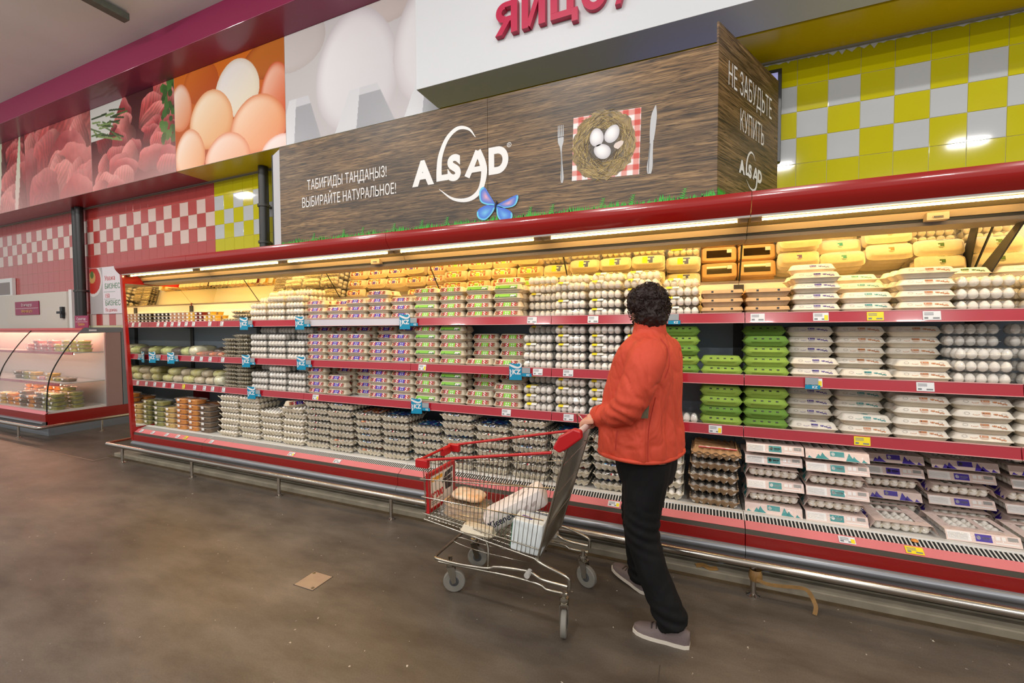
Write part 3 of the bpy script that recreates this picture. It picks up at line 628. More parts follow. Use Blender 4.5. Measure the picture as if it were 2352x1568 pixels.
# ================================================================== products: prototypes
def ring(hx, hy, z, n=32, e=5.0, wx=0, wy=0, cells=5):
    out = []
    for k in range(n):
        t = 2*math.pi*(k+0.5)/n; c, s = math.cos(t), math.sin(t)
        x = math.copysign(abs(c)**(2/e), c); y = math.copysign(abs(s)**(2/e), s)
        wob = 1-wy*(0.5+0.5*math.cos(2*math.pi*cells*(x*0.5+0.5)))*(abs(y) > 0.8)
        out.append((hx*x, hy*y*wob, z))
    return out
def loftm(name, rings_, mat, smooth=45, cap0=True, cap1=True): return mesh(name, G().loft(rings_, 0, cap0, cap1), mat, smooth)
def proto(*parts): return parts          # each part: (name, mesh, (x,y,z), [children])
def place(pr, name, label, cat, loc, rz=0, group=None, rx=0, ry=0):
    t = link(name, None, None, loc, (rx, ry, rz)); tag(t, label, cat, group)
    for p in pr:
        o = link(p[0], p[1], t, p[2])
        if len(p) > 3:
            for q in p[3]: link(q[0], q[1], o, q[2])
        if p[0] in ('eggs', 'egg_rows'): o['kind'] = 'stuff'
    return t
pulp = M('pulp_beige', (206, 194, 172), .85, var=.06, vscale=30, bump=.25, bscale=220)
pulp_l = M('pulp_pale', (224, 216, 202), .85, var=.05, vscale=30, bump=.25, bscale=220)
pulp_g = M('pulp_green', (138, 168, 66), .8, var=.14, vscale=6, bump=.25, bscale=220)
pulp_g2 = M('pulp_green_shaded', (104, 142, 52), .8, var=.12, vscale=6, bump=.25, bscale=220)  # darker copy: mostly uneven light on the cartons, painted as a second green
kraft = M('kraft_card', (196, 158, 112), .75, var=.05, vscale=20)
kraft_b = M('kraft_pulp', (168, 138, 104), .85, var=.08, vscale=30, bump=.25, bscale=200)
pulp_t = M('pulp_tray', (224, 214, 192), .85, var=.08, vscale=20, bump=.3, bscale=200)
egg_w = M('egg_white', (242, 236, 226), .45); egg_b = M('egg_brown', (196, 148, 112), .5)
clear = film_mat('clear_pack', gloss=.10, rough=.06, haze=.05); wrap = film_mat('shrink_wrap', gloss=.32, rough=.07, haze=.06, bump=1.0, bscale=42)
def P(name, c, r=.45): return M('ink_'+name, c, r)
K_ = dict(w=P('white', (236, 232, 228)), r=P('red', (172, 34, 42)), b=P('brown', (110, 52, 36)), p=P('purple', (62, 36, 156)), k=P('pink', (232, 176, 176)), g=P('lime', (126, 190, 50)), y=P('yellow', (244, 220, 36)), n=P('navy', (40, 60, 130)), t=P('teal', (46, 140, 140)), o=P('ochre', (190, 120, 70)), x=P('black', (26, 24, 24)), v=P('violet', (76, 60, 140)), d=P('darkgreen', (50, 92, 44)), s=P('silver', (150, 146, 142)), e=P('skypink', (228, 196, 190)), c=P('cyan', (30, 150, 186)))
def grid_label(rows, face):      # rows of colour letters; face(u, v) -> point
    cols = sorted(set(''.join(rows)) - {'.'}); g = G(); ny = len(rows); nx = len(rows[0])
    for j, r_ in enumerate(rows):
        for i, ch in enumerate(r_):
            if ch == '.': continue
            u0, u1, v0, v1 = i/nx, (i+1)/nx, 1-(j+1)/ny, 1-j/ny
            g.quad(face(u0, v0), face(u1, v0), face(u1, v1), face(u0, v1), cols.index(ch))
    me = mesh('label', g, [K_[c] for c in cols])
    return me
def slope_face(hx, y0, z0, y1, z1, off=.0012):
    n = Vector((0, -(z1-z0), (y1-y0))).normalized()
    if n.y > 0: n = -n
    return lambda u, v: (hx*(2*u-1), y0+(y1-y0)*v+n.y*off, z0+(z1-z0)*v+n.z*off)
def top_face(hx, hy, z): return lambda u, v: (hx*(2*u-1), hy*(2*v-1), z)
def carton_shell(lidm, basem, D=.0535, Lx=.1235, h=.0655, fl=.024):
    base = loftm('tray', [ring(Lx*.80, D*.66, 0), ring(Lx*.86, D*.78, .008, wy=.10), ring(Lx*.94, D*.93, fl-.0045, wy=.06), ring(Lx, D, fl-.0025), ring(Lx, D, fl-.0005)], basem, 40, True, False)
    lid = loftm('lid', [ring(Lx, D, fl), ring(Lx*.955, D*.93, fl+.0025), ring(Lx*.87, D*.68, h-.009), ring(Lx*.83, D*.60, h-.003), ring(Lx*.76, D*.50, h-.001)], lidm, 40, False, True)
    return base, lid
def labelled_carton(fr, tp, lidm=pulp, basem=pulp):
    base, lid = carton_shell(lidm, basem); D = .0535
    lab = grid_label(fr, slope_face(.093, -D*.93-.0003, .0272, -D*.68, .0562, .0014)); top = grid_label(tp, top_face(.078, D*.48, .0656))
    return proto(('tray', base, (0,0,0)), ('lid', lid, (0,0,0), [('label', lab, (0,0,0)), ('top_label', top, (0,0,0))]))
rw = 'bbbrrwrppppppprwrrbb'; rw2 = 'obbrwrrppwpwpprrwrbo'; rw3 = 'bobrrwrppppppprwrrob'
gw = lambda s: s.replace('p', 'g')
top_p = ['bbrkwrppppwrkwbb', 'brwkrwppppwrkwrb', 'rkwwkrppppwkwrkr', 'oooooowwwwoooooo', 'bbbggbbbbbbggbbb']
PURPLE = labelled_carton([rw, rw2, rw3, rw2], top_p); GREENL = labelled_carton([gw(rw), gw(rw2), gw(rw3), gw(rw2)], [gw(r_) for r_ in top_p])
PURPLE2 = labelled_carton([rw2, rw, rw2, rw3], top_p)
GREENBACK = labelled_carton(['gggggggggggggggggggg', 'gggggggggggggdwwwwwg', 'gggdggggggggggwswsdg', 'dddddddddddddddddddd'], [gw(r_) for r_ in top_p])
WHITEL = labelled_carton(['........yyyyynnw....', '........yyyyynnn....', '........yyyyywnn....'], ['....yyyywnnnw...', '....yyyynnnnw...', '....yyyywwnnw...', '....yyyynnnnn...'], pulp_l, pulp_l)
# beige cartons with circles, a coloured tag and scribbles
def beige_carton(ink):
    base, lid = carton_shell(pulp_l, pulp, .056, .124, .062, .028); D = .056; f = slope_face(.1, -D*.93-.0003, .0315, -D*.68, .0527, .0014); g = G()
    def rect(u0, u1, v0, v1, mi=0): g.quad(f(u0, v0), f(u1, v0), f(u1, v1), f(u0, v1), mi)
    rect(.43, .60, .55, 1.0); rect(.45, .48, .62, .9, 1); rect(.50, .58, .72, .8, 1); rect(.43, .6, .30, .36); rect(.45, .58, .12, .16)
    rr = random.Random(3)
    for k in range(12):
        u = .66+.022*k+rr.uniform(-.006, .006); v = .55-.04*k+rr.uniform(-.12, .12); g.add([f(u-.004, v-.04), f(u+.024, v+rr.uniform(-.2, .05)), f(u+.016, v+.30), f(u+.002, v+.18)], [(0,1,2,3)])
    for k in range(5):
        u = .24+.03*k; v = .2+.12*rr.random(); g.quad(f(u, v), f(u+.018, v+.03), f(u+.016, v+.17), f(u+.008, v+.2))
    for cu in (.13, .86):
        for k in range(14):
            a0, a1 = 2*math.pi*k/14, 2*math.pi*(k+1)/14
            g.quad(f(cu+.055*math.cos(a0), .62+.30*math.sin(a0)), f(cu+.055*math.cos(a1), .62+.30*math.sin(a1)), f(cu+.047*math.cos(a1), .62+.25*math.sin(a1)), f(cu+.047*math.cos(a0), .62+.25*math.sin(a0)), 2)
    lab = mesh('printing', g, [ink, K_['w'], K_['s']])
    ft = top_face(.08, D*.5, .0618); g = G()
    for u0, u1, v0, v1 in ((.42, .6, .2, .62), (.44, .56, .75, .8), (.42, .6, .68, .72)): g.quad(ft(u0, v0), ft(u1, v0), ft(u1, v1), ft(u0, v1), 0)
    g.quad((.9*-.02, -.006, .0622), (-.004, -.006, .0622), (-.004, .004, .0622), (-.018, .004, .0622), 1)
    top = mesh('top_label', g, [ink, K_['w']])
    return proto(('tray', base, (0,0,0)), ('lid', lid, (0,0,0), [('printing', lab, (0,0,0)), ('top_label', top, (0,0,0))]))
BEIGE = {k: beige_carton(K_[c]) for k, c in dict(purple='v', teal='t', brown='o', lime='d').items()}
# green pulp cartons with four holes in the lid
def green_carton(mt):
    Lx, D = .125, .057
    base = loftm('tray', [ring(Lx*.80, D*.7, 0), ring(Lx*.88, D*.82, .010, wy=.10, cells=5), ring(Lx*.95, D*.93, .024, wy=.08, cells=5), ring(Lx, D, .027, e=3.2), ring(Lx, D, .031, e=3.2)], mt, 40, True, False)
    lid = loftm('lid', [ring(Lx, D, .0315, e=3.2), ring(Lx*.95, D*.9, .035, e=3.6), ring(Lx*.86, D*.68, .055, e=4), ring(Lx*.82, D*.58, .0615, e=4), ring(Lx*.76, D*.5, .063, e=4)], mt, 40, False, True)
    f = slope_face(.1, -D*.90+.002, .0365, -D*.70, .0525, .0012); holes = []
    for cu in (.2, .4, .6, .8):
        g = G().quad(f(cu-.035, .32), f(cu+.035, .32), f(cu+.035, .82), f(cu-.035, .82), 0).quad(f(cu-.022, .30), f(cu+.022, .30), f(cu+.022, .46), f(cu-.022, .46), 1)
        holes.append(('vent_hole', mesh('vent_hole', g, [K_['x'], mt]), (0,0,-.0001)))
    return proto(('tray', base, (0,0,0)), ('lid', lid, (0,0,0), holes))
GREENP = [green_carton(pulp_g), green_carton(pulp_g2)]
# kraft window boxes
def kraft_box():
    Lx, D = .122, .062
    base = loftm('tray', [ring(Lx*.86, D*.8, 0), ring(Lx*.9, D*.88, .010, wy=.12, cells=4), ring(Lx*.97, D*.97, .026, wy=.10, cells=4), ring(Lx, D, .028), ring(Lx, D, .030)], kraft_b, 40, True, False)
    lid = loftm('lid', [ring(Lx, D, .030, e=9), ring(Lx*.99, D*.98, .033, e=9), ring(Lx*.95, D*.90, .050, e=9), ring(Lx*.93, D*.86, .0525, e=9)], kraft, 40, False, True)
    win = mesh('window', G().quad((-.085, -.030, .0532), (.085, -.030, .0532), (.085, .030, .0532), (-.085, .030, .0532), 0), M('window_film', (40, 30, 18), .08, coat=.5, var=.6, vscale=40))
    st = mesh('sticker', G().quad((.055, -.034, .0538), (.088, -.034, .0538), (.088, -.006, .0538), (.055, -.006, .0538)), K_['w'])
    f = slope_face(.1, -D*.98, .033, -D*.90, .050, .001); tabs = []
    for cu in (.22, .78): tabs.append(('clip', mesh('clip', G().quad(f(cu-.032, .05), f(cu+.032, .05), f(cu+.032, .75), f(cu-.032, .75)), K_['x']), (0,0,0)))
    return proto(('tray', base, (0,0,0)), ('lid', lid, (0,0,0), [('window', win, (0,0,0)), ('sticker', st, (0,0,0))]+tabs))
KRAFT = kraft_box()
# eggs and clear packs
def egg_geo(n=14, k=9, r=.0215, h=.056):
    prof = []
    for i in range(k):
        t = math.pi*i/(k-1); z = -math.cos(t)*h/2; rr = r*math.sin(t)*(1-.13*(-math.cos(t))); prof.append((max(rr, .0006), z))
    return G().lathe(prof, n)
EGG = mesh('egg', egg_geo(), egg_w, 80); EGG_B = mesh('egg', egg_geo(), egg_b, 80); LOWEGG = egg_geo(8, 6)
def egg_rows(nx, ny, p, z, mt=None, rows=None):
    g = G()
    for j in range(ny):
        if rows is not None and j not in rows: continue
        for i in range(nx): g.merge(LOWEGG, Matrix.Translation(((i-(nx-1)/2)*p, (j-(ny-1)/2)*p, z)))
    return mesh('eggs', g, mt or egg_w, 80)
pk_base = loftm('tray', [ring(.104, .042, .001), ring(.112, .047, .010, wy=.10), ring(.117, .0505, .026, wy=.05), ring(.1215, .053, .0275), ring(.1215, .053, .0285)], clear, 50, True, False)
pk_lid = loftm('lid', [ring(.1215, .053, .0290), ring(.117, .050, .031, wy=.05), ring(.112, .046, .050, wy=.10), ring(.104, .040, .0605), ring(.098, .034, .0625)], clear, 50, False, True)
pk_rim = mesh('rim', G().loft([ring(.1222, .0537, .0278), ring(.1222, .0537, .0292)], 0, False, False), film_mat('pack_rim', gloss=.3, haze=.45))
pk_l1 = mesh('label', G().quad((-.085, -.0515, .050), (-.048, -.0515, .050), (-.048, -.034, .0638), (-.085, -.034, .0638), 0).quad((-.048, -.0515, .050), (-.005, -.0515, .050), (-.005, -.034, .0638), (-.048, -.034, .0638), 1).quad((-.085, -.034, .0638), (-.005, -.034, .0638), (-.005, .02, .0638), (-.085, .02, .0638), 0), [K_['y'], K_['w']])
pe = [('egg', EGG, ((i-2)*.0455, -.0222, .0305)) for i in range(5)]+[('egg', EGG, ((i-2)*.0455, .0232, .0305)) for i in range(5)]
PACK = proto(('tray', pk_base, (0,0,0), [('rim', pk_rim, (0,0,0))]), ('lid', pk_lid, (0,0,0), [('label', pk_l1, (0,0,0))]), *pe)
PACKN = proto(('tray', pk_base, (0,0,0), [('rim', pk_rim, (0,0,0))]), ('lid', pk_lid, (0,0,0)), *pe)
PACKJ = proto(('tray', pk_base, (0,0,0), [('rim', pk_rim, (0,0,0))]), ('lid', pk_lid, (0,0,0)), ('eggs', egg_rows(5, 2, .0455, .0305), (0,0,0)))
# thirty-egg trays
def tray_geo(S=.146, cells=6, z0=0.0, zt=.045):
    def rg(ins, zb, amp, ph=0):
        out = []; n = 36
        for side in range(4):
            for k in range(n):
                s = -1+2*k/n; c = math.cos(2*math.pi*cells*(s*.5+.5)+ph); q = S-ins; z = zb+amp*c
                out.append([(s*q, -q, z), (q, s*q, z), (-s*q, q, z), (-q, -s*q, z)][side])
        return out
    return G().loft([rg(.026, .010, .010), rg(.020, .012, .010), rg(.007, zt-.008, .005), rg(0, zt, .006), rg(.003, zt+.002, .006), rg(.012, zt-.004, .004), rg(.030, .012, .0)], 0, True, True)
TRAYM = mesh('tray', tray_geo(), pulp_t, 50); TRAYK = mesh('tray', tray_geo(), kraft_b, 50)
def film_geo(S=.148, n=24, zt=.060, seed=1, drop=.016):
    rr = np.random.RandomState(seed); g = G(); vs = []
    for j in range(n+1):
        for i in range(n+1):
            x = -1+2*i/n; y = -1+2*j/n; e = max(abs(x), abs(y)); b = .5+.5*math.cos(x*math.pi*6)*math.cos(y*math.pi*5)
            z = zt-drop*max(0, (e-.84)/.16)**1.3-.005*b*(e < .92)+rr.uniform(-.0012, .0012); q = S*(1-.02*(e < .9))
            vs.append((x*q+rr.uniform(-.001, .001), y*q+rr.uniform(-.001, .001), z))
    fs = [(j*(n+1)+i, j*(n+1)+i+1, (j+1)*(n+1)+i+1, (j+1)*(n+1)+i) for j in range(n) for i in range(n)]
    return g.add(vs, fs)
FILM = [mesh('shrink_wrap', film_geo(seed=s), wrap, 30) for s in (1, 2)]
def top_print(seed, pal, S=.115):
    rr = random.Random(seed); rows = []
    for j in range(9): rows.append(''.join(rr.choice(pal) for i in range(12)))
    return grid_label(rows, lambda u, v: (S*(2*u-1), S*.8*(2*v-1), .0612+.0008*math.cos(u*19)*math.cos(v*16)))
def edge_print(seed, pal):
    rr = random.Random(seed); return grid_label([''.join(rr.choice(pal) for i in range(10)) for j in range(2)], lambda u, v: (-.06+.1*u, -.1475+.012*v, .047+.010*v))
TOPB = top_print(5, 'nnncnnwcnxn..'); TOPO = top_print(6, 'oowrobwoo..'); EDB = edge_print(1, 'nc.wn.x'); EDO = edge_print(2, 'or.wo.'); EDX = edge_print(3, '.xr.w.x')
EG30 = egg_rows(6, 6, .0455, .0315)
egs = lambda me: [('egg', me, ((i-2.5)*.0475, -2.5*.0475, .036)) for i in range(6)]+[('egg', me, (2.5*.0475, (j-1.5)*.0475, .036)) for j in range(4)]
OPEN = proto(('tray', TRAYM, (0,0,0)), ('eggs', EG30, (0,0,0)))
WRAP = [proto(('tray', TRAYM, (0,0,0)), ('eggs', EG30, (0,0,0)), ('shrink_wrap', FILM[k % 2], (0,0,0), [('insert', ins, (0,0,0)), ('insert_edge', ed, (0,0,0))])) for k, (ins, ed) in enumerate(((TOPB, EDB), (TOPO, EDO), (TOPB, EDX), (TOPO, EDX)))]
inner = egg_rows(6, 6, .0475, .036, None, [2, 3, 4, 5])
KTRAY = proto(('tray', TRAYK, (0,0,0)), ('eggs', EG30, (0,0,0)), ('shrink_wrap', FILM[0], (0,0,0)))
KTOP = proto(('tray', TRAYK, (0,0,0)), ('cover_tray', mesh('cover_tray', tray_geo().xf(Matrix.Translation((0,0,.080)) @ Matrix.Diagonal((.98,.98,-1,1))), M('kraft_cover', (186, 142, 96), .8, var=.08, vscale=20), 50), (0,0,0), [('insert_edge', grid_label(['kkwkkkkwkk', 'rrrrrrrrrr'], lambda u, v: (-.1+.22*u, -.136+.014*v, .0745+.006*v)), (0,0,0))]), ('eggs', EG30, (0,0,0)))
# printed sleeves around trays
pink = M('sleeve_pink', (226, 202, 192), .45, var=.03, vscale=10)
def sleeve(ink):
    g = G(); pr = [(-.153, .012), (-.128, .0585), (.128, .0585), (.153, .012)]
    xs = [-.150, -.10, .02, .05, .12, .150]; ys = [-.128, -.07, .07, .128]
    for k in (0, 2):
        (a, b), (c, d) = pr[k], pr[k+1]; g.quad((-.150, a, b), (.150, a, b), (.150, c, d), (-.150, c, d))
    for i in range(5):
        for j in range(3):
            if j == 1 and i in (1, 3): continue
            g.quad((xs[i], ys[j], .0585), (xs[i+1], ys[j], .0585), (xs[i+1], ys[j+1], .0585), (xs[i], ys[j+1], .0585))
    sl = mesh('sleeve', g, pink)
    f = slope_face(.15, -.153, .012, -.128, .0585, .0012); g = G()
    def rect(u0, u1, v0, v1, mi): g.quad(f(u0, v0), f(u1, v0), f(u1, v1), f(u0, v1), mi)
    rect(.02, .34, .12, .92, 1); rect(.40, .62, .2, .88, 0); rect(.83, .96, .55, .9, 2); rect(.66, .96, .2, .3, 1); rect(.67, .73, .5, .85, 1); rect(.75, .80, .5, .85, 1)
    for k in range(6): rect(.03, .3, .2+.11*k, .23+.11*k, 2)
    for k in range(10):
        a0, a1 = 2*math.pi*k/10, 2*math.pi*(k+1)/10
        g.add([f(.445, .55), f(.445+.03*math.cos(a0), .55+.2*math.sin(a0)), f(.445+.03*math.cos(a1), .55+.2*math.sin(a1))], [(0,1,2)], 1)
    rect(.49, .60, .50, .64, 2); rect(.49, .58, .36, .42, 2)
    pa = mesh('info_print', g, [ink, K_['w'], K_['s']])
    f2 = slope_face(.15, -.153, .012, -.128, .0585, .0012); fb = lambda u, v: (-f2(u, v)[0], -f2(u, v)[1], f2(u, v)[2]); g = G()
    def rb(u0, u1, v0, v1, mi): g.quad(fb(u0, v0), fb(u1, v0), fb(u1, v1), fb(u0, v1), mi)
    rb(.40, .62, .4, .95, 0)
    for u0, u1, h in ((.03, .12, .3), (.16, .3, .55), (.22, .38, .75), (.64, .80, .9), (.72, .86, .6), (.88, .97, .35)): g.add([fb(u0, .04), fb(u1, .04), fb(u0+(u1-u0)*.6, h*.5), fb(u0+(u1-u0)*.35, h)], [(0,1,2,3)], 0)
    for k in range(10):
        a0, a1 = 2*math.pi*k/10, 2*math.pi*(k+1)/10
        g.add([fb(.445, .66), fb(.445+.03*math.cos(a0), .66+.2*math.sin(a0)), fb(.445+.03*math.cos(a1), .66+.2*math.sin(a1))], [(0,1,2)], 1)
    pb = mesh('picture_print', g, [ink, K_['w']])
    cov = mesh('shrink_wrap', film_geo(S=.152, zt=.0605, seed=4, drop=.03), film_mat('sleeve_wrap', gloss=.07, rough=.08, haze=.0, bump=.6, bscale=25), 30)
    STR = mesh('tray', tray_geo(.128, 6, zt=.034), pulp_t, 50)
    front = [('egg', EGG, (sx*2.5*.0425, (j-2.5)*.0425, .031)) for j in range(6) for sx in (-1, 1)]
    inn = mesh('eggs', G(), egg_w); g = G()
    for i in range(1, 5):
        for j in range(6): g.merge(LOWEGG, Matrix.Translation(((i-2.5)*.0425, (j-2.5)*.0425, .031)))
    inn = mesh('eggs', g, egg_w, 80)
    return proto(('tray', STR, (0,0,0)), ('sleeve', sl, (0,0,0), [('info_print', pa, (0,0,0)), ('picture_print', pb, (0,0,0))]), ('eggs', inn, (0,0,0)), ('shrink_wrap', cov, (0,0,0)), *front)
SLV = {'teal': sleeve(K_['t']), 'purple': sleeve(K_['p'])}
# ================================================================== products: stocking the shelves
rj = random.Random(12); SN = ['top shelf', 'middle shelf', 'lower shelf']; LAY = ['bottom', 'second', 'third', 'fourth', 'fifth', 'sixth', 'seventh', 'eighth']; ROWN = ['front', 'second', 'third', 'rear']
counter = {}
def fill(pr, name, desc, cat, s, x, rows, pitch=.0658, y0=3.05, dep=.1085, group=None, col=None, jit=.002, pick=None, turn=.02):
    # one column of a shelf: rows[0] layers in the front row, rows[1] behind it ...
    z0 = SH[s]; key = (desc, s)
    if col is None: counter[key] = counter.get(key, 0)+1; col = counter[key]
    for r_, n in enumerate(rows):
        for k in range(n):
            p = pick(r_, k) if pick else pr
            dsc = desc
            if isinstance(p, tuple) and len(p) == 2 and isinstance(p[0], str): dsc, p = p
            lab = '%s, %s, %s column, %s layer, %s row' % (dsc, SN[s], ORD[col-1], LAY[k], ROWN[min(r_, 3)])
            place(p, name, lab, cat, (x+rj.uniform(-jit, jit), y0+dep*(r_+.5)+rj.uniform(-jit, jit)-(rj.uniform(0, .008) if r_ == 0 else 0), z0+.0005+pitch*k), rj.uniform(-turn, turn), group or '%ss on the %s' % (desc, SN[s]))
c0 = lambda m, i: -5.985+1.25*m+.125+.25*i
pp = lambda r_, k: PURPLE2 if (r_+k) % 2 else PURPLE
# purple-label cartons
for s, rows in ((0, ([3,3,3,3], [2,3,3,2], [3,3,3], [4,4,3,2], [3,3,3,3])), (1, ([4,5], [4,5], [4,5], [3,5], [4,5])), (2, ([4,4], [3,4], [0,4], [4,4], [4,4]))):
    for i in range(5): fill(None, 'egg_carton', 'purple-label egg carton', 'egg carton', s, c0(2, i), rows[i], pick=pp)
def gp(r_, k): return GREENL if not (r_ == 0 and rj.random() < .18) else GREENBACK
for s, rows in ((0, ([4,4,4,4], [4,4,4,4], [4,4,4,4], [4,4,4,4])), (1, ([5,5], [5,5], [1,4], [1,4])), (2, ([4,4], [4,4], [2,4], [3,4]))):
    for i in range(4): fill(None, 'egg_carton', 'green-label egg carton', 'egg carton', s, c0(3, i), rows[i], pick=gp)
place(GREENL, 'egg_carton', 'green-label egg carton lying alone on top of the tallest green-label column', 'egg carton', (c0(3, 3)-.03, 3.22, SH[0]+.0005+.0658*4), .05, 'green-label egg cartons on the top shelf')
# clear packs of white eggs
def ep(lim): return lambda r_, k: (PACK if rj.random() < .6 else PACKN) if r_ < lim else PACKJ
def ep0(r_, k):
    if r_ < 2: return PACK if rj.random() < .55 else PACKN
    return ('white yellow-label egg carton', WHITEL)
for s, rows in ((0, ([0,5,4,4],)), (1, ([4,5],)), (2, ([3,4],))):
    fill(None, 'egg_pack', 'clear pack of white eggs', 'egg pack', s, c0(3, 4), rows[0], pick=ep0 if s == 0 else ep(2), pitch=.0655)
for s, rows in ((0, ([4,5,5,4], [4,5,5,4], [4,5,5,4], [3,4,4,3])), (1, ([5,5], [5,5], [5,5])), (2, ([4,4], [4,4], [4,4], [1]))):
    for i, r_ in enumerate(rows): fill(None, 'egg_pack', 'clear pack of white eggs', 'egg pack', s, c0(4, i), r_, pick=ep0 if s == 0 else ep(2), pitch=.0655, y0=3.052)
# kraft window boxes
for x in (c0(4, 4), c0(5, 0)): fill(KRAFT, 'window_egg_box', 'brown kraft window egg box', 'egg box', 0, x, [3,3,3], pitch=.0548, dep=.128)
# green pulp cartons
gpk = lambda r_, k: GREENP[0 if rj.random() < .7 else 1]
for s, x, rows in ((1, c0(4, 3), [5,5]), (1, c0(4, 4), [2]), (1, c0(5, 0), [4,5]), (2, c0(4, 4), [4,4]), (2, c0(5, 0), [4,4])):
    fill(None, 'pulp_egg_carton', 'green pulp egg carton', 'egg carton', s, x, rows, pitch=.0635, dep=.118, pick=gpk, turn=.03)
# beige printed cartons
B = lambda c: ('beige %s-print egg carton' % c, BEIGE[c])
def bcol(s, x, rows, fn, y0=3.05, col=1): fill(None, 'printed_egg_carton', 'beige printed egg carton', 'egg carton', s, x, rows, pitch=.0622, dep=.116, pick=fn, y0=y0, col=col, group='beige printed egg cartons', turn=.03)
bcol(0, c0(5, 1), [4,5,4], lambda r_, k: B('purple'), col=1); bcol(0, c0(5, 2), [2,3,4], lambda r_, k: B('teal'), 3.07, col=2); bcol(0, c0(5, 3), [4,4,4], lambda r_, k: B('brown'), 3.035, col=3)
bcol(1, c0(5, 1), [2,5,5], lambda r_, k: B('purple'), col=1); bcol(1, c0(5, 2), [1,5,5], lambda r_, k: B('teal') if r_ == 0 else B('brown'), col=2); bcol(1, c0(5, 3), [2,5,5], lambda r_, k: B('brown'), col=3)
bcol(2, c0(5, 1), [1,4,4], lambda r_, k: B('purple'), col=1); bcol(2, c0(5, 2), [2,4,4], lambda r_, k: B('teal') if (r_, k) != (0, 0) else B('brown'), col=2); bcol(2, c0(5, 3), [4,4,4], lambda r_, k: B('brown'), col=3); bcol(2, c0(5, 4), [4,4,4], lambda r_, k: B('brown'), col=4); bcol(2, c0(6, 0), [4,4], lambda r_, k: B('brown'), col=5)
e6 = lambda r_, k: PACKN if r_ == 0 else (PACKJ if r_ == 1 else B('lime'))
for s, rows in ((0, [3,3,4,4]), (1, [3,5])):
    fill(None, 'egg_pack', 'clear egg pack at right end', 'egg pack', s, c0(5, 4)-.008, rows, pick=e6, pitch=.0655); fill(None, 'egg_pack', 'clear egg pack at right end', 'egg pack', s, c0(6, 0)+.01, rows, pick=e6, pitch=.0655)
# small trays and white packs further left
smt = mesh('tray', tray_geo(.062, 4, zt=.026).xf(Matrix.Diagonal((1.5, .85, 1, 1))), M('pulp_grey', (150, 142, 124), .85, var=.1, vscale=30), 50)
qg = G(); QE = egg_geo(7, 5, .013, .034)
for i in range(6):
    for j in range(3): qg.merge(QE, Matrix.Translation(((i-2.5)*.028, (j-1)*.028, .024)))
QUAIL = proto(('tray', smt, (0,0,0)), ('eggs', mesh('eggs', qg, M('egg_speckled', (190, 178, 150), .5, var=.35, vscale=120), 80), (0,0,0)), ('lid', mesh('lid', G().loft([ring(.09, .05, .030), ring(.085, .045, .040), ring(.075, .036, .042)], 0, False, True), clear, 40), (0,0,0)))
for s, rows in ((0, ([1,3,3,3], [2,3,3])), (1, ([5,6], [6,6])), (2, ([6,6], [6,6]))):
    for i in range(2): fill(QUAIL, 'quail_egg_pack', 'small grey quail egg pack', 'egg pack', s, -4.615+.2*i, rows[i], pitch=.0425, dep=.106)
for s, rows in ((0, ([3,4,5,4], [4,5,5,4], [4,5,5,4])), (1, ([4,5], [4,5], [3,5])), (2, ([3,4], [4,4], [3,4]))):
    for i in range(3): fill(PACKJ, 'egg_pack', 'white egg pack beside purple cartons', 'egg pack', s, -4.165+.265*i, rows[i], pitch=.0655)
# bottom deck: trays of thirty
def deck(desc, x, n, fn, col, y=3.155, pitch=.0655, tops=None, dx=.008, rows=1, tilt=.010):
    for r_ in range(rows):
        for k in range(n):
            p, rz = fn(k)
            lab = '%s, bottom deck, %s column, %s layer' % (desc, ORD[col-1], LAY[k])
            place(p, 'egg_tray', lab, 'egg tray', (x+rj.uniform(-dx, dx), y+.31*r_+rj.uniform(-.012, .016), DECK+.002+pitch*k+(.003 if tilt and k else 0)), rz+rj.uniform(-.035, .035), desc+'s on the bottom deck', rj.uniform(-tilt, tilt) if k else 0, rj.uniform(-tilt, tilt) if k else 0)
op = lambda k: (OPEN, 0)
for i, n in enumerate((7, 7, 5, 6)): deck('open tray of thirty white eggs', -4.60+.3125*i, n, op, i+1, y=3.15+.005*i, pitch=.0625)
place(PURPLE, 'egg_carton', 'single upturned egg carton resting on the open tray stack, bottom deck', 'egg carton', (-3.66, 3.10, DECK+.0625*5+.062), 1.2)
wp = lambda k: (WRAP[(k*7+rj.randrange(4)) % 4], rj.choice((0, 0, math.pi)))
for i, n in enumerate((7, 7, 6, 6, 5, 7, 6, 7, 6, 6)): deck('film-wrapped egg tray', -3.35+.3125*i, n, wp, i+1, y=3.15+rj.uniform(-.01, .03), pitch=.0645, tilt=.018)
deck('open egg tray beside the shopper', -.23, 5, lambda k: (OPEN, 0), 1, pitch=.068)
deck('kraft egg tray in clear film', .105, 5, lambda k: (KTOP if k == 4 else KTRAY, 0), 1, pitch=.074)
def sl(ink, seq): return lambda k: (SLV[ink], {'i': 0, 'm': math.pi, 'e': math.pi/2}[seq[k]])
deck('pink sleeved egg tray with teal print', .428, 6, sl('teal', 'meieii'), 1, y=3.145, pitch=.074, dx=.004, tilt=0); deck('pink sleeved egg tray with teal print', .742, 6, sl('teal', 'ieieim'), 2, y=3.135, pitch=.0735, dx=.004, tilt=0)
deck('pink sleeved egg tray with purple print', 1.10, 5, sl('purple', 'emeim'), 1, y=3.475, pitch=.074, dx=.004, tilt=0); deck('pink sleeved egg tray with purple print', 1.425, 5, sl('purple', 'eieim'), 2, y=3.475, pitch=.074, dx=.004, tilt=0); deck('pink sleeved egg tray with purple print', 1.77, 6, sl('purple', 'eieime'), 3, y=3.475, pitch=.074, dx=.004, tilt=0)
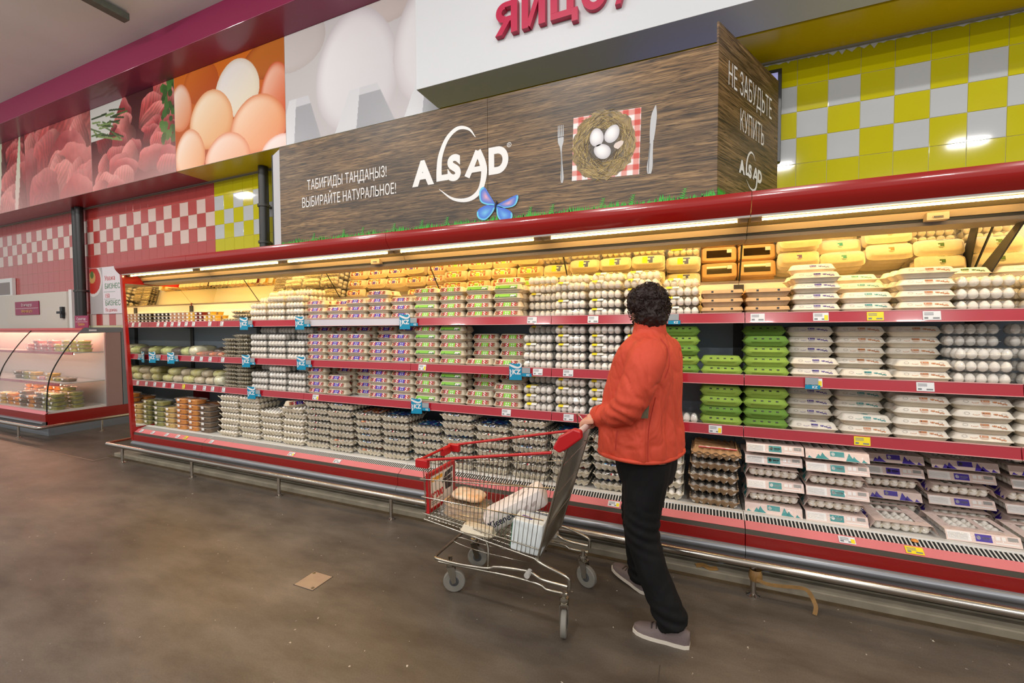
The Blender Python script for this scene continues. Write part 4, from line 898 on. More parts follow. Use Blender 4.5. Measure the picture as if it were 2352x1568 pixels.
place(SLV['purple'], 'egg_tray', 'pink sleeved egg tray lying sideways in front of the purple-print stacks', 'egg tray', (1.045, 3.16, DECK+.001), math.pi/2+.05, 'pink sleeved egg trays with purple print on the bottom deck')
place(SLV['purple'], 'egg_tray', 'pink sleeved egg tray at the front right, purple tag facing out', 'egg tray', (1.372, 3.155, DECK+.001), .03, 'pink sleeved egg trays with purple print on the bottom deck')
place(SLV['purple'], 'egg_tray', 'pink sleeved egg tray cut by the right picture edge', 'egg tray', (1.70, 3.16, DECK+.001), -.02, 'pink sleeved egg trays with purple print on the bottom deck')
# ================================================================== left end case: pots, bags and tubs
rk = random.Random(31)
def sq_pot(colr, nm):
    cup = mesh('pot', G().loft([ring(.028, .028, 0, 20, 6), ring(.033, .033, .034, 20, 6)], 0, True, True), M('pot_'+nm, colr, .3, var=.15, vscale=40), 40)
    lid = mesh('lid', G().loft([ring(.036, .036, .034, 20, 6), ring(.036, .036, .039, 20, 6), ring(.030, .030, .040, 20, 6)], 0, True, True), M('pot_lid', (222, 204, 168), .35), 40)
    lab = mesh('label', G().quad((-.018, -.0325, .010), (.018, -.0325, .010), (.018, -.0345, .028), (-.018, -.0345, .028)), K_['w'])
    return proto(('pot', cup, (0,0,0), [('label', lab, (0,0,0))]), ('lid', lid, (0,0,0)))
POTS = dict(dark=sq_pot((44, 36, 30), 'dark'), rose=sq_pot((190, 140, 110), 'rose'), yellow=sq_pot((226, 176, 60), 'yellow'), red=sq_pot((110, 26, 24), 'red'))
seq = ['dark']*4+['rose']*4+['yellow']*2+['red']*2+['yellow']*3
for i, nm in enumerate(seq):
    n = 3 if i < 11 else 2+(i % 2)
    for r_ in range(2):
        for k in range(n):
            place(POTS[nm], 'dessert_pot', 'small %s dessert pot, top shelf left end, %s column, %s layer, %s row' % (nm, ORD[i], LAY[k], ROWN[r_]), 'food pot', (-5.935+.0775*i, 3.09+.08*r_, SH[0]+.0005+.0405*k), rk.uniform(-.04, .04), 'small dessert pots on the top shelf')
def pillow(sx, sy, sz, mt, nm, seed=1, lump=.12):
    g = G(); nu, nv = 20, 10; rr = random.Random(seed); ph = [rr.uniform(0, 6) for _ in range(6)]; rings_ = []
    for j in range(nv+1):
        t = -math.pi/2+math.pi*j/nv; row = []
        for i in range(nu):
            a = 2*math.pi*i/nu; c = math.copysign(abs(math.cos(t))**.5, 1); x = math.copysign(abs(math.cos(a))**.6, math.cos(a))*c; y = math.copysign(abs(math.sin(a))**.6, math.sin(a))*c; z = math.copysign(abs(math.sin(t))**.9, math.sin(t))
            w_ = 1+lump*(math.sin(3*x*2+ph[0])*math.sin(4*y+ph[1])+.6*math.sin(7*x+ph[2])*math.cos(6*y+ph[3]))
            row.append((sx*x, sy*y, max(0.0, sz*(z*w_+1))))
        rings_.append(row)
    return mesh(nm, g.loft(rings_), mt, 60)
bagf = film_mat('bag_film', gloss=.16, rough=.1, haze=.03, bump=1.0, bscale=24)
def bag(colr, col2, nm, sx, sy, sz, seed):
    inner = pillow(sx*.92, sy*.92, sz*.92, M('bagged_'+nm, colr, .7, col2=col2, vscale=22, bump=.5, bscale=25), 'contents', seed, .18); sh_ = pillow(sx, sy, sz, bagf, 'bag', seed+1, .14)
    return proto(('contents', inner, (0,0,sz*.08)), ('bag', sh_, (0,0,0)))
BAGS = dict(lettuce=bag((178, 198, 96), (236, 236, 176), 'lettuce', .10, .13, .05, 3), cabbage=bag((236, 230, 180), (248, 246, 224), 'cabbage', .085, .15, .06, 5), mushroom=bag((240, 230, 206), (214, 192, 150), 'mushroom', .09, .11, .045, 7), pepper=bag((222, 214, 110), (244, 238, 190), 'pepper', .095, .11, .048, 9), roll=bag((232, 224, 214), (222, 120, 70), 'roll', .05, .16, .03, 11), dark=bag((60, 48, 40), (110, 92, 70), 'dark', .085, .15, .05, 13))
desc = dict(lettuce='bagged pale green lettuce', cabbage='bagged whitish napa cabbage', mushroom='bag of pale mushrooms', pepper='bag of yellow-green peppers', roll='long wrapped vegetable pack with orange ends', dark='dark wrapped long vegetable pack')
lay2 = [('lettuce', -5.86, 0), ('dark', -5.66, .03), ('lettuce', -5.47, 0), ('cabbage', -5.29, .0), ('roll', -5.15, 0), ('dark', -5.03, .12), ('roll', -4.93, 0), ('roll', -4.82, .01)]
lay3 = [('pepper', -5.87, 0), ('mushroom', -5.67, 0), ('pepper', -5.47, 0), ('mushroom', -5.27, 0), ('mushroom', -5.07, 0), ('cabbage', -4.88, 0)]
for s, lst in ((1, lay2), (2, lay3)):
    for i, (nm, x, dy) in enumerate(lst):
        place(BAGS[nm], 'bagged_vegetable', '%s on %s of left case, %s from left' % (desc[nm], SN[s], ORD[i]), 'vegetables', (x, 3.21+dy, SH[s]+.001), rk.uniform(-.2, .2), 'bagged vegetables in the left case')
for i, x in enumerate((-5.8, -5.56, -5.37, -5.17, -4.97)):
    place(BAGS['mushroom' if i % 2 else 'pepper'], 'bagged_vegetable', '%s lying on the bag row, lower shelf, %s from left' % (desc['mushroom' if i % 2 else 'pepper'], ORD[i]), 'vegetables', (x, 3.23, SH[2]+.075), rk.uniform(-.5, .5), 'bagged vegetables in the left case')
def tub(colr, col2, nm):
    body = mesh('tub', G().loft([ring(.082, .060, .001, 28, 6), ring(.094, .072, .052, 28, 6)], 0, True, False), clear, 40)
    fill_ = mesh('food', G().loft([ring(.079, .057, .003, 28, 5), ring(.088, .066, .042, 28, 5), ring(.06, .045, .050, 28, 4)], 0, True, True), M('food_'+nm, colr, .6, col2=col2, vscale=34, bump=.8, bscale=30), 50)
    rim = mesh('rim', G().loft([ring(.097, .075, .051, 28, 6), ring(.100, .078, .0535, 28, 6), ring(.097, .075, .056, 28, 6)], 0, False, False), film_mat('tub_rim', gloss=.4, haze=.4), 40)
    lid = mesh('lid', G().loft([ring(.097, .075, .056, 28, 6), ring(.092, .070, .0595, 28, 6)], 0, False, True), clear, 40)
    st = mesh('sticker', G().quad((-.022, -.0768, .030), (.022, -.0768, .030), (.022, -.0768, .0575), (-.022, -.0768, .0575)), K_['w'])
    return proto(('tub', body, (0,0,0), [('rim', rim, (0,0,0))]), ('food', fill_, (0,0,0)), ('lid', lid, (0,0,0), [('sticker', st, (0,0,0))]))
TUBS = dict(green=tub((120, 128, 70), (200, 190, 96), 'green'), yellow=tub((226, 196, 110), (244, 200, 120), 'yellow'), orange=tub((232, 120, 20), (252, 184, 70), 'orange'), brown=tub((96, 72, 48), (150, 120, 84), 'brown'))
for i, (nm, x, n) in enumerate((('green', -5.875, 5), ('yellow', -5.66, 4), ('orange', -5.44, 6), ('orange', -5.225, 6), ('brown', -5.01, 5))):
    for r_ in range(2):
        for k in range(n if r_ == 0 else max(3, n-1)):
            place(TUBS[nm], 'salad_tub', 'clear tub of %s salad, bottom deck left end, %s column, %s layer, %s row' % (nm, ORD[i], LAY[k], ROWN[r_]), 'salad tub', (x+rk.uniform(-.004, .004), 3.085+.162*r_, DECK+.0005+.0598*k), rk.uniform(-.03, .03), 'salad tubs on the bottom deck')
# ================================================================== shelf tags and country flags
teal = M('tag_teal', (0, 138, 178), .4); tagw = M('tag_white', (222, 224, 228), .4); tagy = M('tag_yellow', (238, 214, 20), .4); inkg = M('tag_ink', (120, 124, 130), .5)
def price_tag(x, where, colr, lab, w_=.062):
    sh = {'s0': 0, 's1': 1, 's2': 2}.get(where)
    if sh is not None: o, h, ry = (x, YS-.0095, SH[sh]-.017), .048, math.atan2(.010, .058)
    else: o, h, ry = (x, 2.8630, .3310), .040, -math.atan2(.046, .032)
    t = thing('price_tag', lab, 'price tag', o, 0, 'price tags on the rails'); t.rotation_euler = (-ry if sh is not None else ry, 0, 0)
    if sh is not None: t.rotation_euler = (-ry, 0, 0)
    main = tagy if colr == 'y' else tagw
    obj('card', G().box(-w_/2, w_/2, -.0022, -.0008, -h/2, h/2), main, t)
    g = G()
    for k in range(3): g.quad((-w_/2+.006, -.0026, h/2-.010-.006*k), (w_*.1, -.0026, h/2-.010-.006*k), (w_*.1, -.0026, h/2-.007-.006*k), (-w_/2+.006, -.0026, h/2-.007-.006*k))
    g.quad((-w_/2+.006, -.0026, -h/2+.006), (-w_/2+.022, -.0026, -h/2+.006), (-w_/2+.022, -.0026, -h/2+.016), (-w_/2+.006, -.0026, -h/2+.016))
    g.quad((.004, -.0026, -h/2+.006), (w_/2-.006, -.0026, -h/2+.006), (w_/2-.006, -.0026, -h/2+.014), (.004, -.0026, -h/2+.014))
    tag(obj('printing', g, inkg, t), kind='stuff')
    if colr == 'm': obj('yellow_corner', G().quad((w_*.22, -.0028, -h/2+.004), (w_/2-.003, -.0028, -h/2+.004), (w_/2-.003, -.0028, h*.2), (w_*.22, -.0028, h*.2)), tagy, t)
nmx = dict(s0='top shelf rail', s1='middle shelf rail', s2='lower shelf rail', p='bottom price strip'); cw = dict(w='white', y='yellow', m='white and yellow')
tl = [('s0', [(-1.135, 'w'), (-.678, 'w'), (.333, 'w'), (.654, 'm'), (.907, 'y'), (1.149, 'w')]), ('s1', [(-2.115, 'm'), (-1.09, 'w'), (-.858, 'w'), (.63, 'm'), (1.13, 'w')]), ('s2', [(-3.329, 'm'), (-1.348, 'w'), (-.855, 'w'), (.106, 'm'), (.86, 'y')]), ('p', [(-3.474, 'm'), (-2.912, 'w'), (-.502, 'm'), (.758, 'm'), (1.045, 'y')])]
for wv, lst in tl:
    for i, (x, c) in enumerate(lst): price_tag(x, wv, c, '%s price tag on the egg cases, %s, %s from left' % (cw[c], nmx[wv], ORD[i]), .075)
for wv, xs_ in (('s0', [-5.80, -5.66, -5.53, -5.40, -5.27, -5.14, -4.86, -4.66]), ('s1', [-5.80, -5.17, -5.02, -4.87, -4.66]), ('s2', [-5.90, -5.72, -5.55, -5.35, -5.15, -4.98, -4.84, -4.66]), ('p', [-5.88, -5.66, -5.40, -5.2, -5.06, -4.63])):
    for i, x in enumerate(xs_): price_tag(x, wv, 'y' if (wv, i) in (('s2', 3), ('p', 4)) else 'w', 'small %s price tag, left case, %s, %s from left' % ('yellow' if (wv, i) in (('s2', 3), ('p', 4)) else 'white', nmx[wv], ORD[i]), .05)
def kz(x, s, lab, flag=True, strip=True):
    t = thing('country_flag', lab, 'shelf sign', (x, YS-.02, SH[s]-.05), 0, 'teal shelf flags')
    if flag:
        f = obj('flag', G().box(-.045, .045, -.0015, .0015, -.03, .075), teal, t, loc=(0, -.014, 0), rot=(0, 0, R(12))); f.scale = (1.06, 1, 1.06)
        g = G(); P_ = lambda a, b: (a, -.0022, b); put = P_
        stroke(g, [(-.045, .080, .012), (-.015, .066, .016), (.015, .058, .014), (.036, .066, .012), (.040, .082, .010), (.026, .092, .008), (.012, .084, .004)], put, 4)
        obj('ornament', g, tagw, f); obj('ornament_back', G().extr([(-.045, .0016, .075), (.045, .0016, .075), (.045, .0016, .088), (.025, .0016, .096), (0, .0016, .085), (-.045, .0016, .092)], (0, -.003, 0)), teal, f)
        me = text_mesh('KZ', .046, 0, 1.0, 0, .002); me.transform(Matrix.Translation((-.024, -.0024, .012)) @ Matrix.Rotation(R(90), 4, 'X')); me.materials.append(tagw); link('lettering', me, f)
        g = G(); stroke(g, [(-.040, .045, .006), (-.034, .030, .010), (-.038, .018, .006), (-.032, .006, .010), (-.038, -.008, .006)], put, 4); obj('pattern', g, tagw, f)
    if strip:
        s_ = obj('strip', G().box(.05, .125, -.006, -.004, -.004, .020), teal, t)
        me = text_mesh('KZ', .020, 0, 1.0, 0, .0008); me.transform(Matrix.Translation((.085, -.0068, .001)) @ Matrix.Rotation(R(90), 4, 'X')); me.materials.append(tagw); link('lettering', me, s_)
        obj('card', G().box(.05, .115, -.0055, -.0035, .022, .062), M('strip_card', (150, 160, 166), .4), t)
kz(-4.28, 0, 'teal KZ flag on the top shelf rail below the white egg packs'); kz(-3.49, 0, 'teal KZ flag on the top shelf rail by the first purple cartons'); kz(-2.27, 0, 'teal KZ flag on the top shelf rail between purple and green cartons')
kz(-.23, 0, 'small teal KZ strip on the top shelf rail behind the shopper', flag=False)
kz(-5.89, 1, 'teal KZ flag on the middle rail nearest the left mirror'); kz(-5.53, 1, 'teal KZ flag on the middle rail under the bagged lettuce'); kz(-4.26, 1, 'teal KZ flag on the middle rail by the quail egg packs'); kz(-3.48, 1, 'teal KZ flag on the middle rail by the first purple cartons'); kz(-1.26, 1, 'teal KZ flag on the middle rail right of the green-label cartons')
kz(.53, 1, 'small teal KZ strip on the middle rail under beige cartons', flag=False)
kz(-4.19, 2, 'teal KZ flag on the lower rail by the quail egg packs'); kz(-2.16, 2, 'teal KZ flag on the lower rail above the film-wrapped trays')
# ================================================================== small floor things
pl = thing('floor_plate', 'square pale metal cover plate set in the floor', 'floor plate', (-2.09, 1.855, 0))
obj('plate', G().box(-.073, .073, -.073, .073, 0, .003), M('plate_metal', (168, 148, 130), .4, metal=.3, var=.06, vscale=12), pl, bev=.001)
for x, y in ((-.058, .058), (.058, -.058)): obj('bolt', G().lathe([(.009, .003), (.009, .005), (.005, .006)], 12, (x, y, 0)), steel, pl, 40)
obj('seam', G().box(-.077, .077, -.077, .077, 0, .0012), joint, pl)
kt = M('packing_tape', (138, 104, 60), .25, var=.18, vscale=30, coat=.5)
tp = thing('packing_tape', 'brown packing tape hanging from the guard rail post', 'tape', (.306, 2.69, .10))
g = G(); g.lathe([(.030, -.03), (.036, -.012), (.033, .012), (.028, .03)], 16, (0, .02, .02), cap=False); obj('wound_tape', g, kt, tp, 50)
def ribbon(pts, w_, tilt=0.0):
    c = cr(pts, 6); g = G(); a = []; b = []
    for i, p in enumerate(c):
        q = c[min(i+1, len(c)-1)]; o_ = c[max(i-1, 0)]; t_ = Vector(q)-Vector(o_); sd = t_.cross(Vector((0, -1, tilt))).normalized()*w_/2; a.append(tuple(Vector(p)+sd)); b.append(tuple(Vector(p)-sd))
    for i in range(len(a)-1): g.quad(a[i], b[i], b[i+1], a[i+1])
    return g
obj('loose_strip', ribbon([(0, -.02, .015), (.05, -.03, .006), (.12, -.03, .010), (.20, -.03, .020), (.235, -.034, .014), (.256, -.04, -.02), (.268, -.048, -.055), (.262, -.055, -.094)], .020), kt, tp, 60)
tp2 = thing('tape_scrap', 'crumpled scrap of brown tape lying on the concrete curb', 'tape', (.06, 2.82, .045))
obj('scrap', ribbon([(-.06, 0, .004), (-.02, .01, .010), (.02, -.005, .005), (.06, .008, .009)], .03, 3.0), kt, tp2, 60)
ob = thing('egg_yolk_blob', 'small orange blob stuck on the intake grille', 'blob', (1.07, 2.93, .355))
obj('blob', G().lathe([(.016, 0), (.015, .006), (.008, .010), (.001, .011)], 14), M('blob_orange', (220, 140, 60), .4), ob, 60)
# ================================================================== shopping trolley
chrome = M('trolley_wire', (176, 170, 158), .22, metal=1.0); redp = M('trolley_red', (178, 20, 26), .35); tyre = M('wheel_rubber', (120, 116, 108), .6); hub = M('wheel_hub', (70, 70, 72), .4)
ct = thing('shopping_trolley', 'wire shopping trolley with red plastic trim pushed by the shopper', 'shopping trolley', (-.95, 2.225, 0))
YC = 2.225
def V3(*a): return Vector(a)
def lp(a, b, t): return a+(b-a)*t
def side(sgn):
    FT, RT = V3(-1.462, YC+sgn*.175, .742), V3(-.632, YC+sgn*.255, .897); FB, RB = V3(-1.452, YC+sgn*.15, .392), V3(-.735, YC+sgn*.20, .328)
    return FT, RT, FB, RB
for sgn in (-1, 1):
    FT, RT, FB, RB = side(sgn); g = G(); n = 30
    for i in range(1, n): g.tube([lp(FT, RT, i/n), lp(FB, RB, i/n)], .0018, 5)
    o = wpart('side_wires', g, chrome, ct, 60); o['kind'] = 'stuff'
    for f in (.32, .62, .90):
        a, b = lp(FT, FB, f), lp(RT, RB, f); wpart('side_rail', G().tube([a+V3(-.006, 0, 0), lp(a, b, .5), b], .0034, 6), chrome, ct, 60)
    wpart('bottom_rail', G().tube([FB, RB], .0045, 6), chrome, ct, 60)
    wpart('top_rail', G().tube([FT, RT], .0052, 8), chrome, ct, 60)
    wpart('red_trim', G().tube([FT+V3(.02, 0, .003), lp(FT, RT, .99)+V3(0, 0, .003)], .0078, 8), redp, ct, 60)
    wpart('corner_cap', G().box(-1.482, -1.40, FT.y-.016, FT.y+.016, .703, .752), redp, ct, bev=.006)
    wpart('rear_post', G().tube([RB, lp(RB, V3(-.56, RT.y, .955), .5), V3(-.56, RT.y, .955), V3(-.545, RT.y, .975)], .006, 8), chrome, ct, 60)
FTn, RTn, FBn, RBn = side(-1); FTf, RTf, FBf, RBf = side(1)
wpart('front_rail', G().tube([FTn, FTf], .0052, 8), chrome, ct, 60)
wpart('red_trim', G().tube([FTn+V3(0, .015, .003), FTf+V3(0, -.015, .003)], .0078, 8), redp, ct, 60)
wpart('front_clip', G().box(-1.475, -1.445, YC+.06, YC+.14, .70, .75), redp, ct, bev=.006)
g = G()
for i in range(1, 13): g.tube([lp(FTn, FTf, i/13), lp(FBn, FBf, i/13)], .0018, 5)
wpart('front_wires', g, chrome, ct, 60)['kind'] = 'stuff'
for f in (.32, .62, .90, 1.0): wpart('front_cross_rail', G().tube([lp(FTn, FBn, f), lp(FTf, FBf, f)], .0034, 6), chrome, ct, 60)
g = G()
for i in range(0, 31): g.tube([lp(FBn, RBn, i/30), lp(FBf, RBf, i/30)], .0018, 5)
for j in range(1, 9): g.tube([lp(FBn, FBf, j/9), lp(RBn, RBf, j/9)], .0022, 5)
wpart('basket_floor_wires', g, chrome, ct, 60)['kind'] = 'stuff'
# hinged rear gate
TN, TF = V3(-.562, YC-.245, .945), V3(-.562, YC+.245, .945); BN, BF = V3(-.738, YC-.19, .330), V3(-.738, YC+.19, .330); g = G()
for i in range(0, 33): g.tube([lp(TN, TF, i/32), lp(BN, BF, i/32)], .0019, 5)
wpart('gate_wires', g, chrome, ct, 60)['kind'] = 'stuff'
for f in (0, .18, .45, .72, 1): wpart('gate_rail', G().tube([lp(TN, BN, f), lp(TF, BF, f)], .0038, 6), chrome, ct, 60)
# handle
wpart('handle_grip', G().tube([(-.512, YC-.235, 1.004), (-.512, YC+.235, 1.004)], .0145, 12), M('handle_grip', (214, 198, 192), .4), ct, 60)
for sgn in (-1, 1):
    y = YC+sgn*.258
    wpart('handle_bracket', G().extr([(-.632, y-.02, .925), (-.60, y-.02, .905), (-.565, y-.02, .925), (-.49, y-.02, .985), (-.494, y-.02, 1.02), (-.53, y-.02, 1.028), (-.60, y-.02, .985)], (0, .04, 0)), redp, ct, bev=.008)
wpart('hook_wire', G().tube([(-.545, YC+.02, .995), (-.575, YC+.02, 1.03), (-.60, YC+.06, 1.03), (-.60, YC+.08, .975)], .003, 6), chrome, ct, 60)
wpart('hook_wire', G().tube([(-.50, YC-.19, .955), (-.455, YC-.19, .958), (-.445, YC-.19, .985)], .003, 6), chrome, ct, 60)
# chassis
for sgn in (-1, 1):
    y = YC+sgn*.215
    wpart('chassis_tube', G().tube(cr([(-.748, YC+sgn*.20, .330), (-.70, y, .318), (-.585, y, .285), (-.566, y, .262), (-.566, y, .225)], 4), .0085, 8), chrome, ct, 60)
    wpart('chassis_tube', G().tube(cr([(-.575, y, .235), (-.70, y, .240), (-.76, y, .262), (-.80, y, .266), (-.96, YC+sgn*.205, .245), (-1.02, YC+sgn*.20, .222), (-1.20, YC+sgn*.185, .198), (-1.345, YC+sgn*.172, .190), (-1.372, YC+sgn*.155, .189), (-1.378, YC+sgn*.12, .188), (-1.378, YC, .188)], 5), .0085, 8), chrome, ct, 60)
    wpart('lower_tube', G().tube(cr([(-.575, y, .198), (-.68, y, .196), (-.72, y, .212), (-.86, YC+sgn*.21, .216), (-1.10, YC+sgn*.19, .196), (-1.34, YC+sgn*.172, .176)], 5), .0075, 8), chrome, ct, 60)
    wpart('upright_strut', G().tube(cr([(-1.06, YC+sgn*.17, .372), (-1.03, YC+sgn*.172, .33), (-1.02, YC+sgn*.185, .27), (-1.02, YC+sgn*.19, .205)], 4), .006, 8), chrome, ct, 60)
    wpart('end_plug', G().tube([(-.775, y-sgn*.01, .262), (-.775, y+sgn*.035, .262)], .015, 10), M('plug_grey', (170, 166, 160), .5), ct, 60)
    wpart('rack_loop', G().tube(cr([(-.80, YC+sgn*.12, .255), (-1.1, YC+sgn*.11, .252), (-1.27, YC+sgn*.10, .266), (-1.29, YC+sgn*.07, .268), (-1.27, YC+sgn*.04, .266), (-1.1, YC+sgn*.035, .252), (-.80, YC+sgn*.03, .255)], 4), .003, 6), chrome, ct, 60)
def caster(x, y, rz):
    o = link('caster', mesh('caster', G().lathe([(.012, .150), (.022, .152), (.025, .165), (.022, .178), (.012, .182), (.012, .205)], 14), chrome, 50), ct, (x+.95, y-YC, 0), (0, 0, rz))
    obj('fork', G().extr([(-.020, -.022, .150), (.026, -.022, .150), (.035, -.022, .060), (.012, -.022, .052)], (0, .003, 0)).extr([(-.020, .019, .150), (.026, .019, .150), (.035, .019, .060), (.012, .019, .052)], (0, .003, 0)).box(-.020, .026, -.022, .022, .147, .151), chrome, o)
    obj('tyre', G().lathe([(.040, -.014), (.058, -.014), (.0625, -.010), (.0625, .010), (.058, .014), (.040, .014)], 28).xf(Matrix.Translation((.023, 0, .0625)) @ Matrix.Rotation(R(90), 4, 'X')), tyre, o, 40)
    obj('hub', G().lathe([(.010, -.017), (.020, -.016), (.041, -.010), (.041, .010), (.020, .016), (.010, .017)], 20).xf(Matrix.Translation((.023, 0, .0625)) @ Matrix.Rotation(R(90), 4, 'X')), hub, o, 40)
caster(-.592, 2.014, R(-78)); caster(-.602, 2.436, R(-20)); caster(-1.285, 2.085, R(25)); caster(-1.285, 2.372, R(15))
# advertising board inside the basket front
ad = wpart('advert_frame', G().box(-1.432, -1.412, 2.068, 2.364, .640, .662).box(-1.432, -1.412, 2.068, 2.364, .432, .452).box(-1.432, -1.412, 2.068, 2.086, .452, .640).box(-1.432, -1.412, 2.346, 2.364, .452, .640), redp, ct)
obj('advert_sheet', G().box(-1.428, -1.418, 2.084, 2.348, .450, .642), M('advert_paper', (232, 224, 216), .4), ad)
def yz(pts, mt, x=-1.4172): return obj('advert_print', G().add([(x, a, b) for a, b in pts], [tuple(range(len(pts)))]), mt, ad)
yz([(2.10, .600), (2.22, .600), (2.22, .622), (2.10, .622)], M('advert_orange', (226, 160, 40), .4)); gd = M('advert_grill', (48, 46, 50), .4)
yz([(2.235, .585), (2.335, .60), (2.338, .63), (2.25, .618)], gd); yz([(2.215, .56), (2.33, .565), (2.325, .59), (2.22, .582)], gd); yz([(2.255, .51), (2.325, .51), (2.335, .56), (2.245, .56)], gd)
text('advert_price', '89000', M('advert_red', (196, 30, 40), .4), ct, (-1.4168, 2.096, .497), (0,1,0), (0,0,1), .056, 0, .95, 0, .002)
text('advert_price', 'т', MATS['advert_red'], ct, (-1.4168, 2.262, .525), (0,1,0), (0,0,1), .03)
for z, y1 in ((.478, 2.22), (.466, 2.19)): yz([(2.10, z), (y1, z), (y1, z+.006), (2.10, z+.006)], M('advert_text', (150, 140, 136), .5))
# goods in the trolley
paper = M('tissue_wrap', (226, 216, 212), .45, var=.03, vscale=12)
def rbox(L, W, H, r, mt, nm, parent=None): return obj(nm, G().box(-L/2, L/2, -W/2, W/2, -H/2, H/2), mt, parent, 40, bev=r)
kp = thing('tissue_pack', 'white wrapped tissue pack with dark script lettering, leaning in trolley', 'tissue pack', (-.935, 2.215, .495)); kp.rotation_euler = (R(14), R(-30), R(14))
rbox(.38, .125, .115, .03, paper, 'pack', kp)
for k in range(3):
    pts = ell(.03+.05*k, .012*(-1)**k, .022, .010, .5, 14); obj('leaf_print', G().add([(a, b, .0582) for a, b in pts], [tuple(range(len(pts)))]), M('leaf_grey', (186, 172, 168), .5), kp)
    obj('leaf_print', G().add([(a, -.0631, b-.01) for a, b in ell(.02+.05*k, .01, .022, .009, .5, 14)], [tuple(range(14))]), MATS['leaf_grey'], kp)
me = text_mesh('Kleenex', .058, 0, .85, .18, .001); me.transform(Matrix.Translation((-.175, -.0634, -.018)) @ Matrix.Rotation(R(90), 4, 'X')); me.materials.append(M('script_ink', (30, 28, 60), .5)); link('lettering', me, kp)
wb = thing('white_carton', 'white cardboard box standing at the rear of the trolley', 'box', (-.805, 2.100, .4225)); wb.rotation_euler = (0, R(6), R(4))
rbox(.165, .13, .165, .012, M('carton_white', (222, 228, 230), .45), 'box', wb); obj('box_print', G().quad((-.05, -.02, .0832), (.01, -.03, .0832), (.015, -.005, .0832), (-.045, .005, .0832)), K_['p'], wb)
obj('box_stripe', G().box(-.0835, -.0825, -.06, .06, -.07, .06), M('stripe_green', (60, 150, 110), .5), wb)
bread = M('bread_bag', (226, 190, 136), .6, var=.15, vscale=18)
def goods(nm, lab, cat, loc, rz, sx, sy, sz, mt, film, seed, rx=0):
    t = thing(nm, lab, cat, loc); t.rotation_euler = (rx, 0, rz); link('contents', pillow(sx*.93, sy*.93, sz*.93, mt, 'contents', seed, .1), t, (0, 0, sz*.06)); link('bag', pillow(sx, sy, sz, film, 'bag', seed+1, .16), t); return t
bg = thing('bread_bag', 'clear bag of tan flatbreads at the front of the trolley', 'bread', (-1.25, 2.215, .388)); bg.rotation_euler = (R(-6), R(8), .2)
crust = M('flatbread', (214, 172, 112), .7, col2=(236, 206, 156), vscale=14)
for k, (dx, dy) in enumerate(((0, 0), (.012, -.006), (-.01, .008))):
    obj('flatbread', G().loft([ring(.125, .095, .004, 28, 2.6), ring(.140, .108, .013, 28, 2.6), ring(.132, .100, .024, 28, 2.6), ring(.06, .045, .028, 28, 2.6)]), crust, bg, 60, loc=(dx, dy, .026*k))
fg = film_geo(S=.145, zt=.094, seed=8, drop=.075); fg.v = [(x, y*.8, z) for x, y, z in fg.v]; obj('bag', fg, wrap, bg, 30)
b2 = thing('snack_bag', 'shiny printed snack bag lying on the flatbreads', 'snack bag', (-1.245, 2.235, .490)); b2.rotation_euler = (0, R(6), .15)
link('bag', pillow(.10, .078, .020, M('snack_print', (238, 228, 208), .16, col2=(222, 160, 104), vscale=14, bump=.8, bscale=30), 'bag', 23, .2), b2)
goods('yellow_pack', 'small pack with a yellow corner behind the tissue pack', 'food pack', (-1.015, 2.345, .385), .3, .05, .05, .05, M('pack_yellow', (224, 166, 40), .5), bagf, 25)
et = thing('egg_carton', 'beige pulp egg carton lying in the trolley behind the tissue pack', 'egg carton', (-1.10, 2.078, .366)); et.rotation_euler = (0, R(4), .1); et.scale = (.8, .8, .8)
for p in PURPLE[:2]: link(p[0], p[1], et, p[2])
# ================================================================== the shopper
from mathutils import noise as mnoise
def remesh(name, geos, voxel, mats, parent=None, smooth_it=6, disp=None):
    g = G()
    for q in geos: g.merge(q)
    me = bpy.data.meshes.new(name); me.from_pydata(g.v, [], g.f)
    bm = bmesh.new(); bm.from_mesh(me); bmesh.ops.recalc_face_normals(bm, faces=bm.faces); bm.to_mesh(me); bm.free()
    o = bpy.data.objects.new(name, me); COL.objects.link(o)
    md = o.modifiers.new('r', 'REMESH'); md.mode = 'VOXEL'; md.voxel_size = voxel; md.use_smooth_shade = True
    ms = o.modifiers.new('s', 'SMOOTH'); ms.iterations = smooth_it; ms.factor = .5
    dg = bpy.context.evaluated_depsgraph_get(); dg.update()
    m2 = bpy.data.meshes.new_from_object(o.evaluated_get(dg)); bpy.data.objects.remove(o); m2.name = name
    if disp:
        n = len(m2.vertices); co = np.empty(n*3, 'f'); m2.vertices.foreach_get('co', co); co = co.reshape(-1, 3); nr = np.empty(n*3, 'f'); m2.vertices.foreach_get('normal', nr); nr = nr.reshape(-1, 3)
        d = np.array([disp(Vector(c)) for c in co.tolist()]); co = co+nr*d[:, None]; m2.vertices.foreach_set('co', co.astype('f').ravel())
    m2.materials.clear(); m2.materials.append(mats); m2.shade_smooth(); m2.update()
    return link(name, m2, parent)
def limb(pts, n=14):      # pts of (x, y, z, r)
    c = cr(pts, 5); return G().tube([p[:3] for p in c], [float(p[3]) for p in c], n)
def trunk(levels, face, n=24):   # levels of (x, y, z, half depth along facing, half width)
    c = cr(levels, 4); f = Vector((math.cos(face), math.sin(face), 0)); s = Vector((-f.y, f.x, 0)); rings_ = []
    for x, y, z, a, b in c:
        row = []
        for k in range(n):
            t = 2*math.pi*k/n; cc, ss = math.cos(t), math.sin(t); e = 2/2.5
            row.append(tuple(Vector((x, y, z))+f*a*math.copysign(abs(cc)**e, cc)+s*b*math.copysign(abs(ss)**e, ss)))
        rings_.append(row)
    return G().loft(rings_)
